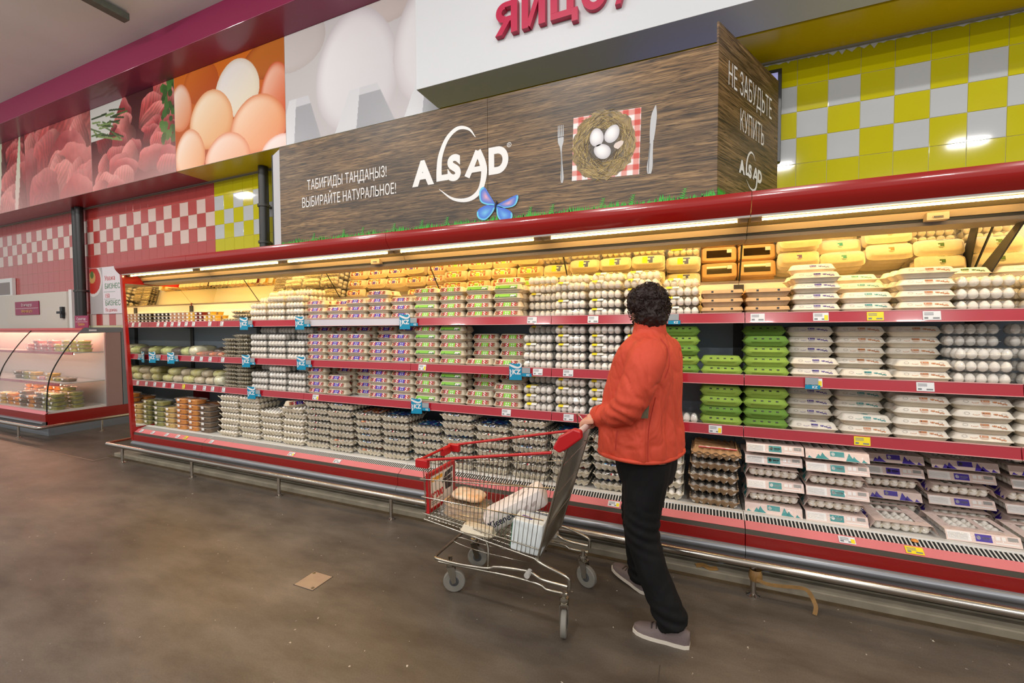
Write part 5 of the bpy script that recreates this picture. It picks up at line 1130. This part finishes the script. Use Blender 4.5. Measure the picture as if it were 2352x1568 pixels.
def ball(c, rx, ry, rz, n=18, rot=0):
    g = G(); rings_ = []
    for j in range(11):
        t = -math.pi/2+math.pi*j/10; rings_.append([(rx*math.cos(t)*math.cos(2*math.pi*i/n) if j not in (0, 10) else .001*math.cos(2*math.pi*i/n), ry*math.cos(t)*math.sin(2*math.pi*i/n) if j not in (0, 10) else .001*math.sin(2*math.pi*i/n), rz*math.sin(t)) for i in range(n)])
    return g.loft(rings_).xf(Matrix.Translation(c) @ Matrix.Rotation(rot, 4, 'Z'))
pw = thing('person', 'shopper in orange-red jacket and black trousers gripping the trolley handle', 'person', (-.22, 2.3, 0))
FACE = R(160)
HX, HY, HZ = -.238, 2.285, 1.592                  # head centre
hd = R(128)                                       # the head is turned towards the shelves
hf = Vector((math.cos(hd), math.sin(hd), 0)); hs = Vector((-hf.y, hf.x, 0)); H_ = Vector((HX, HY, HZ))
skin = M('skin', (206, 150, 124), .5, var=.04, vscale=30)
def hp(a, b, c): return tuple(H_+hf*a+hs*b+Vector((0, 0, c)))
def mit(y, sgn, wr):       # a hand closed on the trolley handle, knuckles forward
    gs = [limb([(*wr, .029), ((wr[0]-.508)/2-.0, (wr[1]+y)/2, (wr[2]+1.026)/2+.004, .029), (-.505, y, 1.032, .026)], 12)]
    gs.append(G().box(-.03, .03, -.040, .040, -.013, .013).xf(Matrix.Translation((-.502, y, 1.029)) @ Matrix.Rotation(R(-8), 4, 'Y')))
    for k, (dy, ln) in enumerate(((-.031, .92), (-.0105, 1.0), (.0105, .97), (.031, .84))):
        yy = y+dy; gs.append(limb([(-.512, yy, 1.032, .0098), (-.532, yy, 1.024, .0096), (-.5385, yy, 1.004, .0092), (-.530, yy, .984+.006*(1-ln), .0086), (-.513, yy, .979+.01*(1-ln), .008)], 8))
    th = y-sgn*.050; gs.append(limb([(-.488, y-sgn*.030, 1.026, .0125), (-.486, th, 1.010, .0115), (-.494, th+sgn*.004, .990, .0102), (-.510, th+sgn*.008, .982, .009)], 8))
    return gs
LW, RW = (-.440, 2.185, 1.062), (-.435, 2.43, 1.06)
body = [ball((HX, HY, HZ-.005), .083, .083, .112), ball(hp(.030, 0, -.04), .060, .058, .075), limb([(-.215, 2.275, 1.42, .062), (-.222, 2.278, 1.48, .056), (HX, HY, 1.55, .054)]), ball(hp(.092, 0, -.012), .014, .014, .022), ball(hp(-.005, .082, -.008), .016, .012, .030, 12, hd), ball(hp(-.005, -.082, -.008), .016, .012, .030, 12, hd), ball(hp(.083, 0, -.058), .016, .022, .009, 12, hd), ball(hp(.060, 0, -.095), .03, .03, .022),
    trunk([(-.235, 2.27, .84, .10, .13), (-.235, 2.27, .95, .11, .135), (-.225, 2.27, 1.12, .115, .135), (-.22, 2.27, 1.28, .12, .16), (-.215, 2.27, 1.40, .09, .165), (-.215, 2.27, 1.46, .05, .08)], FACE),
    limb([(-.205, 2.10, 1.39, .055), (-.235, 2.035, 1.27, .048), (-.275, 2.03, 1.155, .042), (-.36, 2.10, 1.09, .038), (*LW, .030)]), limb([(-.24, 2.44, 1.39, .055), (-.26, 2.50, 1.27, .048), (-.30, 2.50, 1.15, .042), (-.37, 2.46, 1.09, .038), (*RW, .030)]),
    limb([(-.205, 2.19, .86, .085), (-.225, 2.185, .66, .075), (-.232, 2.18, .48, .058), (-.17, 2.165, .28, .05), (-.09, 2.155, .07, .036)]), limb([(-.235, 2.35, .86, .085), (-.275, 2.40, .66, .075), (-.305, 2.44, .48, .058), (-.285, 2.475, .28, .05), (-.275, 2.505, .07, .036)])]
body += mit(2.155, -1, LW) + mit(2.40, 1, RW)
bd = remesh('body', body, .0055, skin, pw, 3); bd.location = -Vector(pw.location)
for sx in (-1, 1):
    e = obj('eye', ball(hp(.076, sx*.031, .005), .012, .012, .012, 10), M('eye_white', (230, 226, 222), .3), bd, 60); obj('iris', ball(hp(.085, sx*.032, .005), .006, .006, .006, 8), M('iris_brown', (60, 40, 26), .3), e, 60)
    obj('eyebrow', G().tube([hp(.080, sx*.018, .028), hp(.079, sx*.034, .032), hp(.070, sx*.05, .027)], .004, 6), M('brow', (50, 34, 26), .7), bd, 60)
obj('lips', ball(hp(.096, 0, -.060), .006, .020, .007, 12, hd), M('lips', (170, 84, 80), .5), bd, 60)
# curly hair
def hair_mat():
    m, n, l, b = new_mat('hair_dark'); b.inputs['Base Color'].default_value = (*lin((38, 24, 20)), 1); b.inputs['Roughness'].default_value = .5; b.inputs['Specular IOR Level'].default_value = .3
    return m
hm = hair_mat()
rh = random.Random(5)
hair = [ball(hp(-.016, 0, .020), .098, .097, .106, 24), ball(hp(-.036, 0, -.040), .080, .084, .070, 20), ball(hp(.012, .035, .045), .066, .062, .062), ball(hp(.012, -.035, .045), .066, .062, .062)]
hr = remesh('hair', hair, .006, hm, pw, 4, lambda c: .009*mnoise.noise(c*52)+.006*mnoise.noise(c*110+Vector((3, 1, 2)))); hr.location = -Vector(pw.location)
g = G()
for k in range(620):          # loose curls over the surface
    u = rh.uniform(-.75, 1); a = rh.uniform(0, 2*math.pi); s_ = math.sqrt(max(0, 1-u*u)); d = Vector((math.cos(a)*s_, math.sin(a)*s_, u))
    if d.dot(hf) > .62 and d.z < .45: continue
    c = Vector(hp(-.018, 0, .008))+Vector((d.x*.097, d.y*.097, d.z*.116 if d.z > 0 else d.z*.108)); t1 = d.orthogonal().normalized(); t1.rotate(Matrix.Rotation(rh.uniform(0, 6.28), 3, d)); t2 = d.cross(t1); r_ = rh.uniform(.006, .012); pts = []
    for q in range(8):
        w_ = q/7*rh.uniform(4.2, 5.6); pts.append(tuple(c+t1*r_*math.cos(w_)+t2*(.010*(q/7-.5))+d*(r_*math.sin(w_)+.001)))
    g.tube(pts, .0016, 4)
cu = obj('hair_curls', g, hm, pw, 80); cu.location = -Vector(pw.location); cu['kind'] = 'stuff'
# jacket
def cloth(name, c, bump, rough=.62):
    m, n, l, b = new_mat(name); b.inputs['Roughness'].default_value = rough; b.inputs['Specular IOR Level'].default_value = .25; b.inputs['Sheen Weight'].default_value = 0.0
    tc = n.new('ShaderNodeTexCoord'); mp = n.new('ShaderNodeMapping'); mp.inputs['Scale'].default_value = (1, 1, .55); l.new(tc.outputs['Object'], mp.inputs[0])
    t = n.new('ShaderNodeTexNoise'); t.inputs['Scale'].default_value = 9; t.inputs['Detail'].default_value = 2.5; t.inputs['Distortion'].default_value = .8; l.new(mp.outputs[0], t.inputs['Vector'])
    bp = n.new('ShaderNodeBump'); bp.inputs['Strength'].default_value = bump; bp.inputs['Distance'].default_value = .05; l.new(t.outputs['Fac'], bp.inputs['Height']); l.new(bp.outputs[0], b.inputs['Normal'])
    b.inputs['Base Color'].default_value = (*lin(c), 1); MATS[name] = m
    return m
jk = cloth('jacket_orange', (200, 74, 52), .5)
jt = trunk([(-.262, 2.285, .866, .185, .225), (-.262, 2.285, .884, .192, .232), (-.262, 2.28, .95, .190, .228), (-.262, 2.275, 1.06, .182, .215), (-.250, 2.27, 1.18, .172, .212), (-.232, 2.27, 1.30, .152, .218), (-.222, 2.272, 1.385, .125, .222), (-.218, 2.275, 1.435, .095, .185), (-.220, 2.278, 1.468, .075, .105), (-.224, 2.28, 1.50, .068, .075)], FACE, 30)
la = limb([(-.205, 2.120, 1.395, .082), (-.222, 2.055, 1.335, .084), (-.250, 2.022, 1.23, .080), (-.290, 2.022, 1.14, .074), (-.360, 2.085, 1.085, .062), (-.425, 2.155, 1.058, .054), (-.452, 2.185, 1.050, .052)], 18)
ra = limb([(-.255, 2.43, 1.395, .080), (-.270, 2.49, 1.335, .080), (-.30, 2.51, 1.23, .076), (-.335, 2.505, 1.14, .070), (-.39, 2.475, 1.08, .060), (-.445, 2.435, 1.055, .054)], 18)
def jd(c):
    f1 = mnoise.noise(Vector((c.x*7, c.y*7, c.z*3.2)))*.011; f2 = mnoise.noise(Vector((c.x*17+4, c.y*17, c.z*9+c.x*12)))*.003
    near = max(0, 1-abs((c-Vector((-.31, 2.02, 1.13))).length)/.13); f3 = near*.008*math.sin((c.x*.7+c.z*1.2)*78+4*mnoise.noise(c*9))
    low = max(0, 1-abs(c.z-.98)/.2); f4 = low*.007*math.sin(math.atan2(c.y-2.28, c.x+.26)*13+c.z*9)
    q1 = 1-abs(mnoise.noise(Vector((c.x*9+c.z*3, c.y*9, c.z*4.5)))); q2 = 1-abs(mnoise.noise(Vector((c.x*13+7, c.y*13+c.z*5, c.z*7))))
    return f1+f2+f3+f4-.006*max(0, q1)**14-.0025*max(0, q2)**12
jo = remesh('jacket', [jt, la, ra], .008, jk, pw, 6, jd); jo.location = -Vector(pw.location)
def jpart(nm, g, mt, sm=60): o = obj(nm, g, mt, jo, sm); return o
# stand-up collar, hem, cuffs, seams and pocket
rings_ = []
for zz, rr_ in ((1.462, .082), (1.49, .079), (1.520, .074), (1.540, .072), (1.541, .066), (1.50, .064)):
    row = []
    for k in range(24):
        t = 2*math.pi*k/24; d = Vector((math.cos(t), math.sin(t), 0)); tilt = -d.dot(Vector((math.cos(FACE), math.sin(FACE), 0)))*.022*((zz-1.46)/.08)
        row.append((-.226+d.x*rr_*1.02, 2.280+d.y*rr_*1.08, zz+tilt))
    rings_.append(row)
jpart('collar', G().loft(rings_, 0, False, False), jk)
def hoop(levels, face, r_, n=40):
    x, y, z, a, b = levels; f = Vector((math.cos(face), math.sin(face), 0)); s = Vector((-f.y, f.x, 0)); pts = []
    for k in range(n+1):
        t = 2*math.pi*k/n; cc, ss = math.cos(t), math.sin(t); e = 2/2.5
        pts.append(tuple(Vector((x, y, z))+f*a*math.copysign(abs(cc)**e, cc)+s*b*math.copysign(abs(ss)**e, ss)))
    return G().tube(pts, r_, 8)
jpart('hem', hoop((-.262, 2.285, .873, .186, .226), FACE, .011), jk)
jpart('cuff', G().tube([(-.425, 2.158, 1.060), (-.462, 2.190, 1.046)], [.058, .056], 18), jk); jpart('cuff', G().tube([(-.425, 2.447, 1.062), (-.452, 2.432, 1.052)], [.058, .056], 18), jk)
seam = M('jacket_seam', (170, 44, 28), .7)
jpart('armhole_seam', G().tube(cr([(-.160, 2.135, 1.445), (-.125, 2.085, 1.40), (-.118, 2.055, 1.33), (-.135, 2.048, 1.27)], 5), .0028, 6), seam)
jpart('side_seam', G().tube(cr([(-.175, 2.056, 1.18), (-.20, 2.045, 1.05), (-.205, 2.040, .95), (-.205, 2.040, .885)], 5), .0026, 6), seam)
jpart('pocket_flap', G().tube(cr([(-.345, 2.052, 1.015), (-.350, 2.048, .97), (-.352, 2.050, .92)], 5), .0032, 6), seam)
pt = M('patch_grey', (92, 84, 62), .6, var=.3, vscale=60, stretch=(8, 8, 1))
jpart('waist_patch', G().extr([(-.232, 2.028, 1.172), (-.198, 2.040, 1.178), (-.205, 2.040, 1.086), (-.240, 2.030, 1.086)], (0, -.006, 0)), pt)
# trousers
tr = cloth('trousers_black', (13, 13, 14), .3, .8)
tl = [trunk([(-.235, 2.275, .72, .12, .14), (-.235, 2.275, .80, .135, .165), (-.235, 2.275, .90, .135, .165)], FACE, 20),
    limb([(-.215, 2.195, .86, .105), (-.235, 2.19, .70, .098), (-.248, 2.185, .56, .088), (-.240, 2.18, .46, .081), (-.190, 2.172, .30, .076), (-.128, 2.165, .16, .076), (-.092, 2.162, .075, .074)], 18),
    limb([(-.245, 2.345, .86, .105), (-.275, 2.39, .70, .096), (-.298, 2.42, .56, .084), (-.306, 2.438, .46, .077), (-.298, 2.462, .30, .071), (-.288, 2.488, .16, .069), (-.284, 2.498, .075, .066)], 18)]
def td(c): return mnoise.noise(Vector((c.x*10, c.y*10, c.z*8)))*.006+max(0, 1-abs(c.z-.5)/.14)*.004*math.sin(c.z*120+c.x*40)+max(0, 1-abs(c.z-.12)/.1)*.005*math.sin(c.z*110+c.x*30)
to = remesh('trousers', tl, .008, tr, pw, 5, td); to.location = -Vector(pw.location)
# shoes
shu = M('shoe_taupe', (104, 90, 88), .75, bump=.2, bscale=120); sole_m = M('shoe_sole', (206, 196, 182), .6); lace_m = M('shoe_lace', (60, 52, 50), .7)
def shoe(heel, toe, lift):
    h = Vector(heel); t = Vector(toe); d = (t-h).normalized(); L = .262; base = h-d*.012
    prof = [(0, .018, .072), (.02, .030, .080), (.06, .035, .082), (.10, .036, .078), (.135, .041, .066), (.17, .044, .054), (.205, .043, .046), (.235, .036, .040), (.256, .018, .032)]; rings_ = []; srings = []
    for s_, w_, hh in prof:
        row = [(s_, w_*math.cos(a), .016+(hh-.016)*max(0, math.sin(a))**.7) if math.sin(a) > 0 else (s_, w_*math.cos(a), .016) for a in [2*math.pi*k/16 for k in range(16)]]; rings_.append(row)
        srings.append([(s_+(.004 if s_ > .2 else 0), (w_+.004)*math.cos(a), .008+.009*math.copysign(1, math.sin(a)+1e-6)) for a in [2*math.pi*(k+.5)/16 for k in range(16)]])
    mt = Matrix.Translation(base) @ Matrix.Rotation(math.atan2(d.y, d.x), 4, 'Z') @ Matrix.Rotation(-lift, 4, 'Y')
    o = obj('shoe', G().loft(rings_).xf(mt), shu, pw, 60); o.location = -Vector(pw.location)
    obj('sole', G().loft(srings).xf(mt), sole_m, o, 40)
    for k in range(3): obj('lace', G().tube([(.125+.022*k, -.026, .062-.006*k), (.13+.022*k, 0, .076-.008*k), (.125+.022*k, .026, .062-.006*k)], .003, 6).xf(mt), lace_m, o, 60)
shoe((-.035, 2.150, .0), (-.235, 2.168, 0), 0.0); shoe((-.262, 2.500, .0), (-.445, 2.632, 0), R(7))
# ================================================================== glass service counter at the left
gl = film_mat('case_glass', gloss=.045, rough=.02, haze=.0)
X1 = -8.42; X0 = -12.6
ca = thing('glass_counter', 'low glass-fronted chilled counter with red base, far left', 'display case', (-9.6, 3.4, 0))
grey_p = M('counter_grey', (112, 116, 122), .5); grey_l = M('counter_pale', (176, 176, 176), .5); pinkp = M('counter_panel', (150, 120, 118), .35)
wpart('plinth', G().box(X0, X1+.02, 2.985, 3.95, .0, .145), grey_p, ca)
wpart('bumper', G().prism([(2.96, .150), (2.93, .165), (2.925, .185), (2.94, .200), (2.985, .200), (2.985, .150)], X0, X1), grey_b, ca, 50)
wpart('base_panel', G().box(X0, X1, 2.965, 3.95, .15, .305), red_d, ca, bev=.004)
wpart('price_strip', G().prism([(2.955, .306), (2.995, .345), (3.0, .34), (2.96, .300)], X0, X1), strip_p, ca)
wpart('deck', G().box(X0, X1-.02, 2.995, 3.66, .306, .340), deck_w, ca)
wpart('back_wall', G().box(X0, X1-.02, 3.66, 3.70, .306, 1.50), grey_l, ca)
wpart('tall_panel', G().box(X1-.03, X1, 3.665, 3.86, .306, 1.525), pinkp, ca)
wpart('rear_panel', G().box(X0, X1, 3.87, 3.95, .306, 1.525), grey_p, ca)
arc = [(2.985, .312), (2.990, .50), (3.010, .72), (3.055, .90), (3.12, 1.05), (3.20, 1.20), (3.30, 1.36), (3.40, 1.50)]
ar = [(p[0], p[1]) for p in cr(arc, 4)]
wpart('front_glass', G().prism(ar+[(y+.005, z) for y, z in ar[::-1]], X0, X1-.004), gl, ca, 40)
wpart('end_glass', G().prism(ar+[(3.66, 1.50), (3.66, .31)], X1-.012, X1-.006), gl, ca)
wpart('glass_edge', G().tube([(X1-.008, y, z) for y, z in ar], .008, 8), black, ca, 60)
wpart('glass_edge', G().tube([(-9.98, y, z) for y, z in ar], .007, 8), black, ca, 60)
wpart('top_cover', G().prism([(3.38, 1.49), (3.40, 1.525), (3.72, 1.525), (3.72, 1.49)], X0, X1), M('counter_top_red', (190, 52, 46), .3), ca, bev=.004)
wpart('top_end_plate', G().prism([(3.34, 1.44), (3.42, 1.53), (3.87, 1.53), (3.87, 1.46)], X1-.004, X1+.004), grey_p, ca)
wpart('maker_plate', G().box(X1+.004, X1+.007, 3.47, 3.56, 1.475, 1.50), tagw, ca)
for z, y0_ in ((1.16, 3.30), (.72, 3.14)):
    s_ = wpart('glass_shelf', G().box(X0, X1-.03, y0_, 3.655, z-.012, z), grey_l, ca); obj('price_rail', G().box(X0, X1-.03, y0_-.012, y0_, z-.032, z+.006), rail_r, s_)
    wpart('light_tube', G().tube([(X0+.1, y0_+.03, z-.024), (X1-.1, y0_+.03, z-.024)], .008, 8), M('shelf_fill_tube', (255, 255, 255), .5, emit=(255, 196, 160), estr=30.0), ca, 60)  # unseen tubes added under each shelf to brighten the counter goods
wpart('light_tube', G().tube([(X0+.1, 3.47, 1.472), (X1-.08, 3.47, 1.472)], .011, 8), M('pink_tube', (255, 255, 255), .5, emit=(255, 204, 170), estr=48.0), ca, 60)
wpart('valance', G().prism([(3.385, 1.495), (3.39, 1.455), (3.40, 1.455), (3.40, 1.495)], X0, X1), M('valance_red', (176, 60, 54), .4), ca)
rg = random.Random(77)
boxm = dict(white=tub((226, 206, 206), (232, 120, 130), 'white'), lime=tub((190, 186, 80), (228, 216, 140), 'lime'), **{'olive': TUBS['green'], 'apricot': TUBS['yellow'], 'orange': TUBS['orange'], 'brown': TUBS['brown']})
def row(names, z, y, x0, dx, shelf):
    for i, (nm, n) in enumerate(names):
        for k in range(n):
            place(boxm[nm], 'salad_tub', 'tub of %s food in the glass counter, %s, %s from right, %s layer' % (nm, shelf, ORD[i], LAY[k]), 'salad tub', (x0-dx*i, y+rg.uniform(-.01, .01), z+.0005+.0598*k), rg.uniform(-.15, .15), 'tubs in the glass counter')
row([('lime', 3), ('lime', 3), ('lime', 3), ('lime', 2), ('white', 3), ('white', 2), ('white', 3), ('white', 2)], 1.16, 3.48, -8.58, .225, 'top shelf')
row([('brown', 1), ('olive', 1), ('apricot', 2), ('white', 1), ('apricot', 2), ('olive', 2), ('brown', 2)], .72, 3.32, -8.66, .25, 'middle shelf')
row([('olive', 4), ('olive', 4), ('brown', 4), ('orange', 3), ('brown', 4), ('orange', 2), ('orange', 3), ('apricot', 3)], .34, 3.14, -8.54, .225, 'front of deck')
row([('olive', 4), ('olive', 5), ('orange', 5), ('orange', 5), ('apricot', 4), ('orange', 5), ('orange', 5)], .34, 3.34, -8.54, .225, 'rear of deck')
for i, x in enumerate((-8.62, -8.85, -9.05, -9.2, -9.4, -9.56, -9.8)):
    pass
g2 = thing('guard_rail', 'low stainless guard rail around the glass counter', 'guard rail', (-8.12, 2.784, 0))
wpart('rail', G().tube([(-13, 2.784, .178), (-8.16, 2.784, .178), (-8.13, 2.792, .178), (-8.12, 2.82, .178), (-8.12, 3.9, .178)], .0225, 14), inox, g2, 40)
for x, y in [(-8.683-1.25*i, 2.784) for i in range(4)]+[(-8.12, 3.46)]:
    p = wpart('post', G().tube([(x, y, .008), (x, y, .165)], .014, 12), inox, g2, 40); obj('flange', G().lathe([(.034, 0), (.034, .005), (.022, .009), (.015, .014)], 18, (x, y, 0)), inox, p, 40)
# sign standing on the counter, signs on the door, poster on the wall
mgs = M('sign_magenta', (146, 12, 72), .4)
def placard(nm, lab, x0, x1, z0, z1, y, lines):
    t = thing(nm, lab, 'sign', ((x0+x1)/2, y, z0)); wpart('board', G().box(x0, x1, y, y+.008, z0, z1), mgs, t); h = z1-z0
    wpart('rule', G().box(x0+.02, x1-.02, y-.001, y, z0+h*.48, z0+h*.50), bn_w, t)
    for s_, zf, mt, sz in lines: text('lettering', s_, mt, t, ((x0+x1)/2, y-.0015, z0+h*zf), (1,0,0), (0,0,1), sz, align='CENTER')
    return t
yl = M('sign_yellow', (232, 190, 60), .4)
placard('counter_sign', 'small magenta sign standing on the glass counter', -8.94, -8.55, 1.526, 1.715, 3.52, [('Салаттар', .62, bn_w, .06), ('Салаты', .2, yl, .055)])
# white cold-room door
dr = struct('door_1', G().box(-13.6, -10.16, 3.90, 3.96, 0, 2.17), M('door_white', (206, 198, 186), .5), bev=.004, label='white cold-room sliding door behind the counter')
obj('door_frame', G().box(-10.16, -10.06, 3.93, 4.02, 0, 2.20), white_paint, dr); obj('door_handle', G().box(-10.30, -10.22, 3.86, 3.90, 1.70, 1.90).box(-10.34, -10.18, 3.83, 3.86, 1.78, 1.82), dark, dr)
struct('window_1', G().box(-13.6, -12.4, 3.97, 4.02, 2.17, 2.52).box(-13.6, -12.5, 3.965, 3.97, 2.20, 2.44, 1), [white_paint, M('window_grey', (120, 104, 100), .3)], label='white-framed window above the door')
placard('door_sign', 'magenta notice on the white cold-room door', -12.05, -11.12, 1.78, 2.03, 3.885, [('Ет өнімдері', .64, bn_w, .075), ('Мясной цех', .18, yl, .075)])
po = thing('wall_poster', 'lunch poster with tomato soup bowl on the red tiles', 'poster', (-9.1, 4.0, 1.76))
wpart('sheet', G().box(-9.64, -8.45, 4.008, 4.018, 1.765, 2.545), M('poster_paper', (226, 218, 222), .5), po)
def soup(u, v):
    c = np.broadcast_to(C3(176, 170, 168), u.shape+(3,)).copy(); d = np.sqrt(((u-.25)/.85)**2+((v-.74)/.42)**2); c = np.where((d < .86)[..., None], C3(216, 208, 204), c); c = np.where((d < .72)[..., None], C3(184, 50, 40), c)
    c = np.where((np.sqrt(((u-.2)/.3)**2+((v-.8)/.14)**2) < .9)[..., None], C3(196, 150, 90), c); c = np.where((np.sqrt(((u-.2)/.18)**2+((v-.86)/.1)**2) < .8)[..., None], C3(90, 110, 60), c); return c
printed('soup_print', po, (-9.635, 4.007, 1.77), (.40, 0, 0), (0, 0, .77), 40, 60, soup)
gt_ = M('poster_green', (70, 130, 80), .5); rt_ = M('poster_red', (206, 70, 60), .5)
for s_, z, mt, sz in (('Уважаемые', 2.32, rt_, .11), ('БИЗНЕС', 2.18, gt_, .12), ('590', 2.03, rt_, .11), ('БИЗНЕС', 1.90, gt_, .12), ('По домашнему', 1.81, rt_, .07)):
    pass
for s_, z, mt, sz in (('Уважа', 2.32, rt_, .11), ('БИЗНЕС', 2.18, gt_, .12), ('150', 2.03, rt_, .10), ('БИЗНЕС', 1.90, gt_, .12), ('По домаш', 1.80, rt_, .075)):
    text('lettering', s_, mt, po, (-9.17, 4.006, z), (1,0,0), (0,0,1), sz, 0, .95, 0, 0.0)
wpart('price_box', G().box(-9.2, -8.86, 4.0065, 4.0075, 2.005, 2.01).box(-9.2, -8.86, 4.0065, 4.0075, 2.125, 2.13), gt_, po)
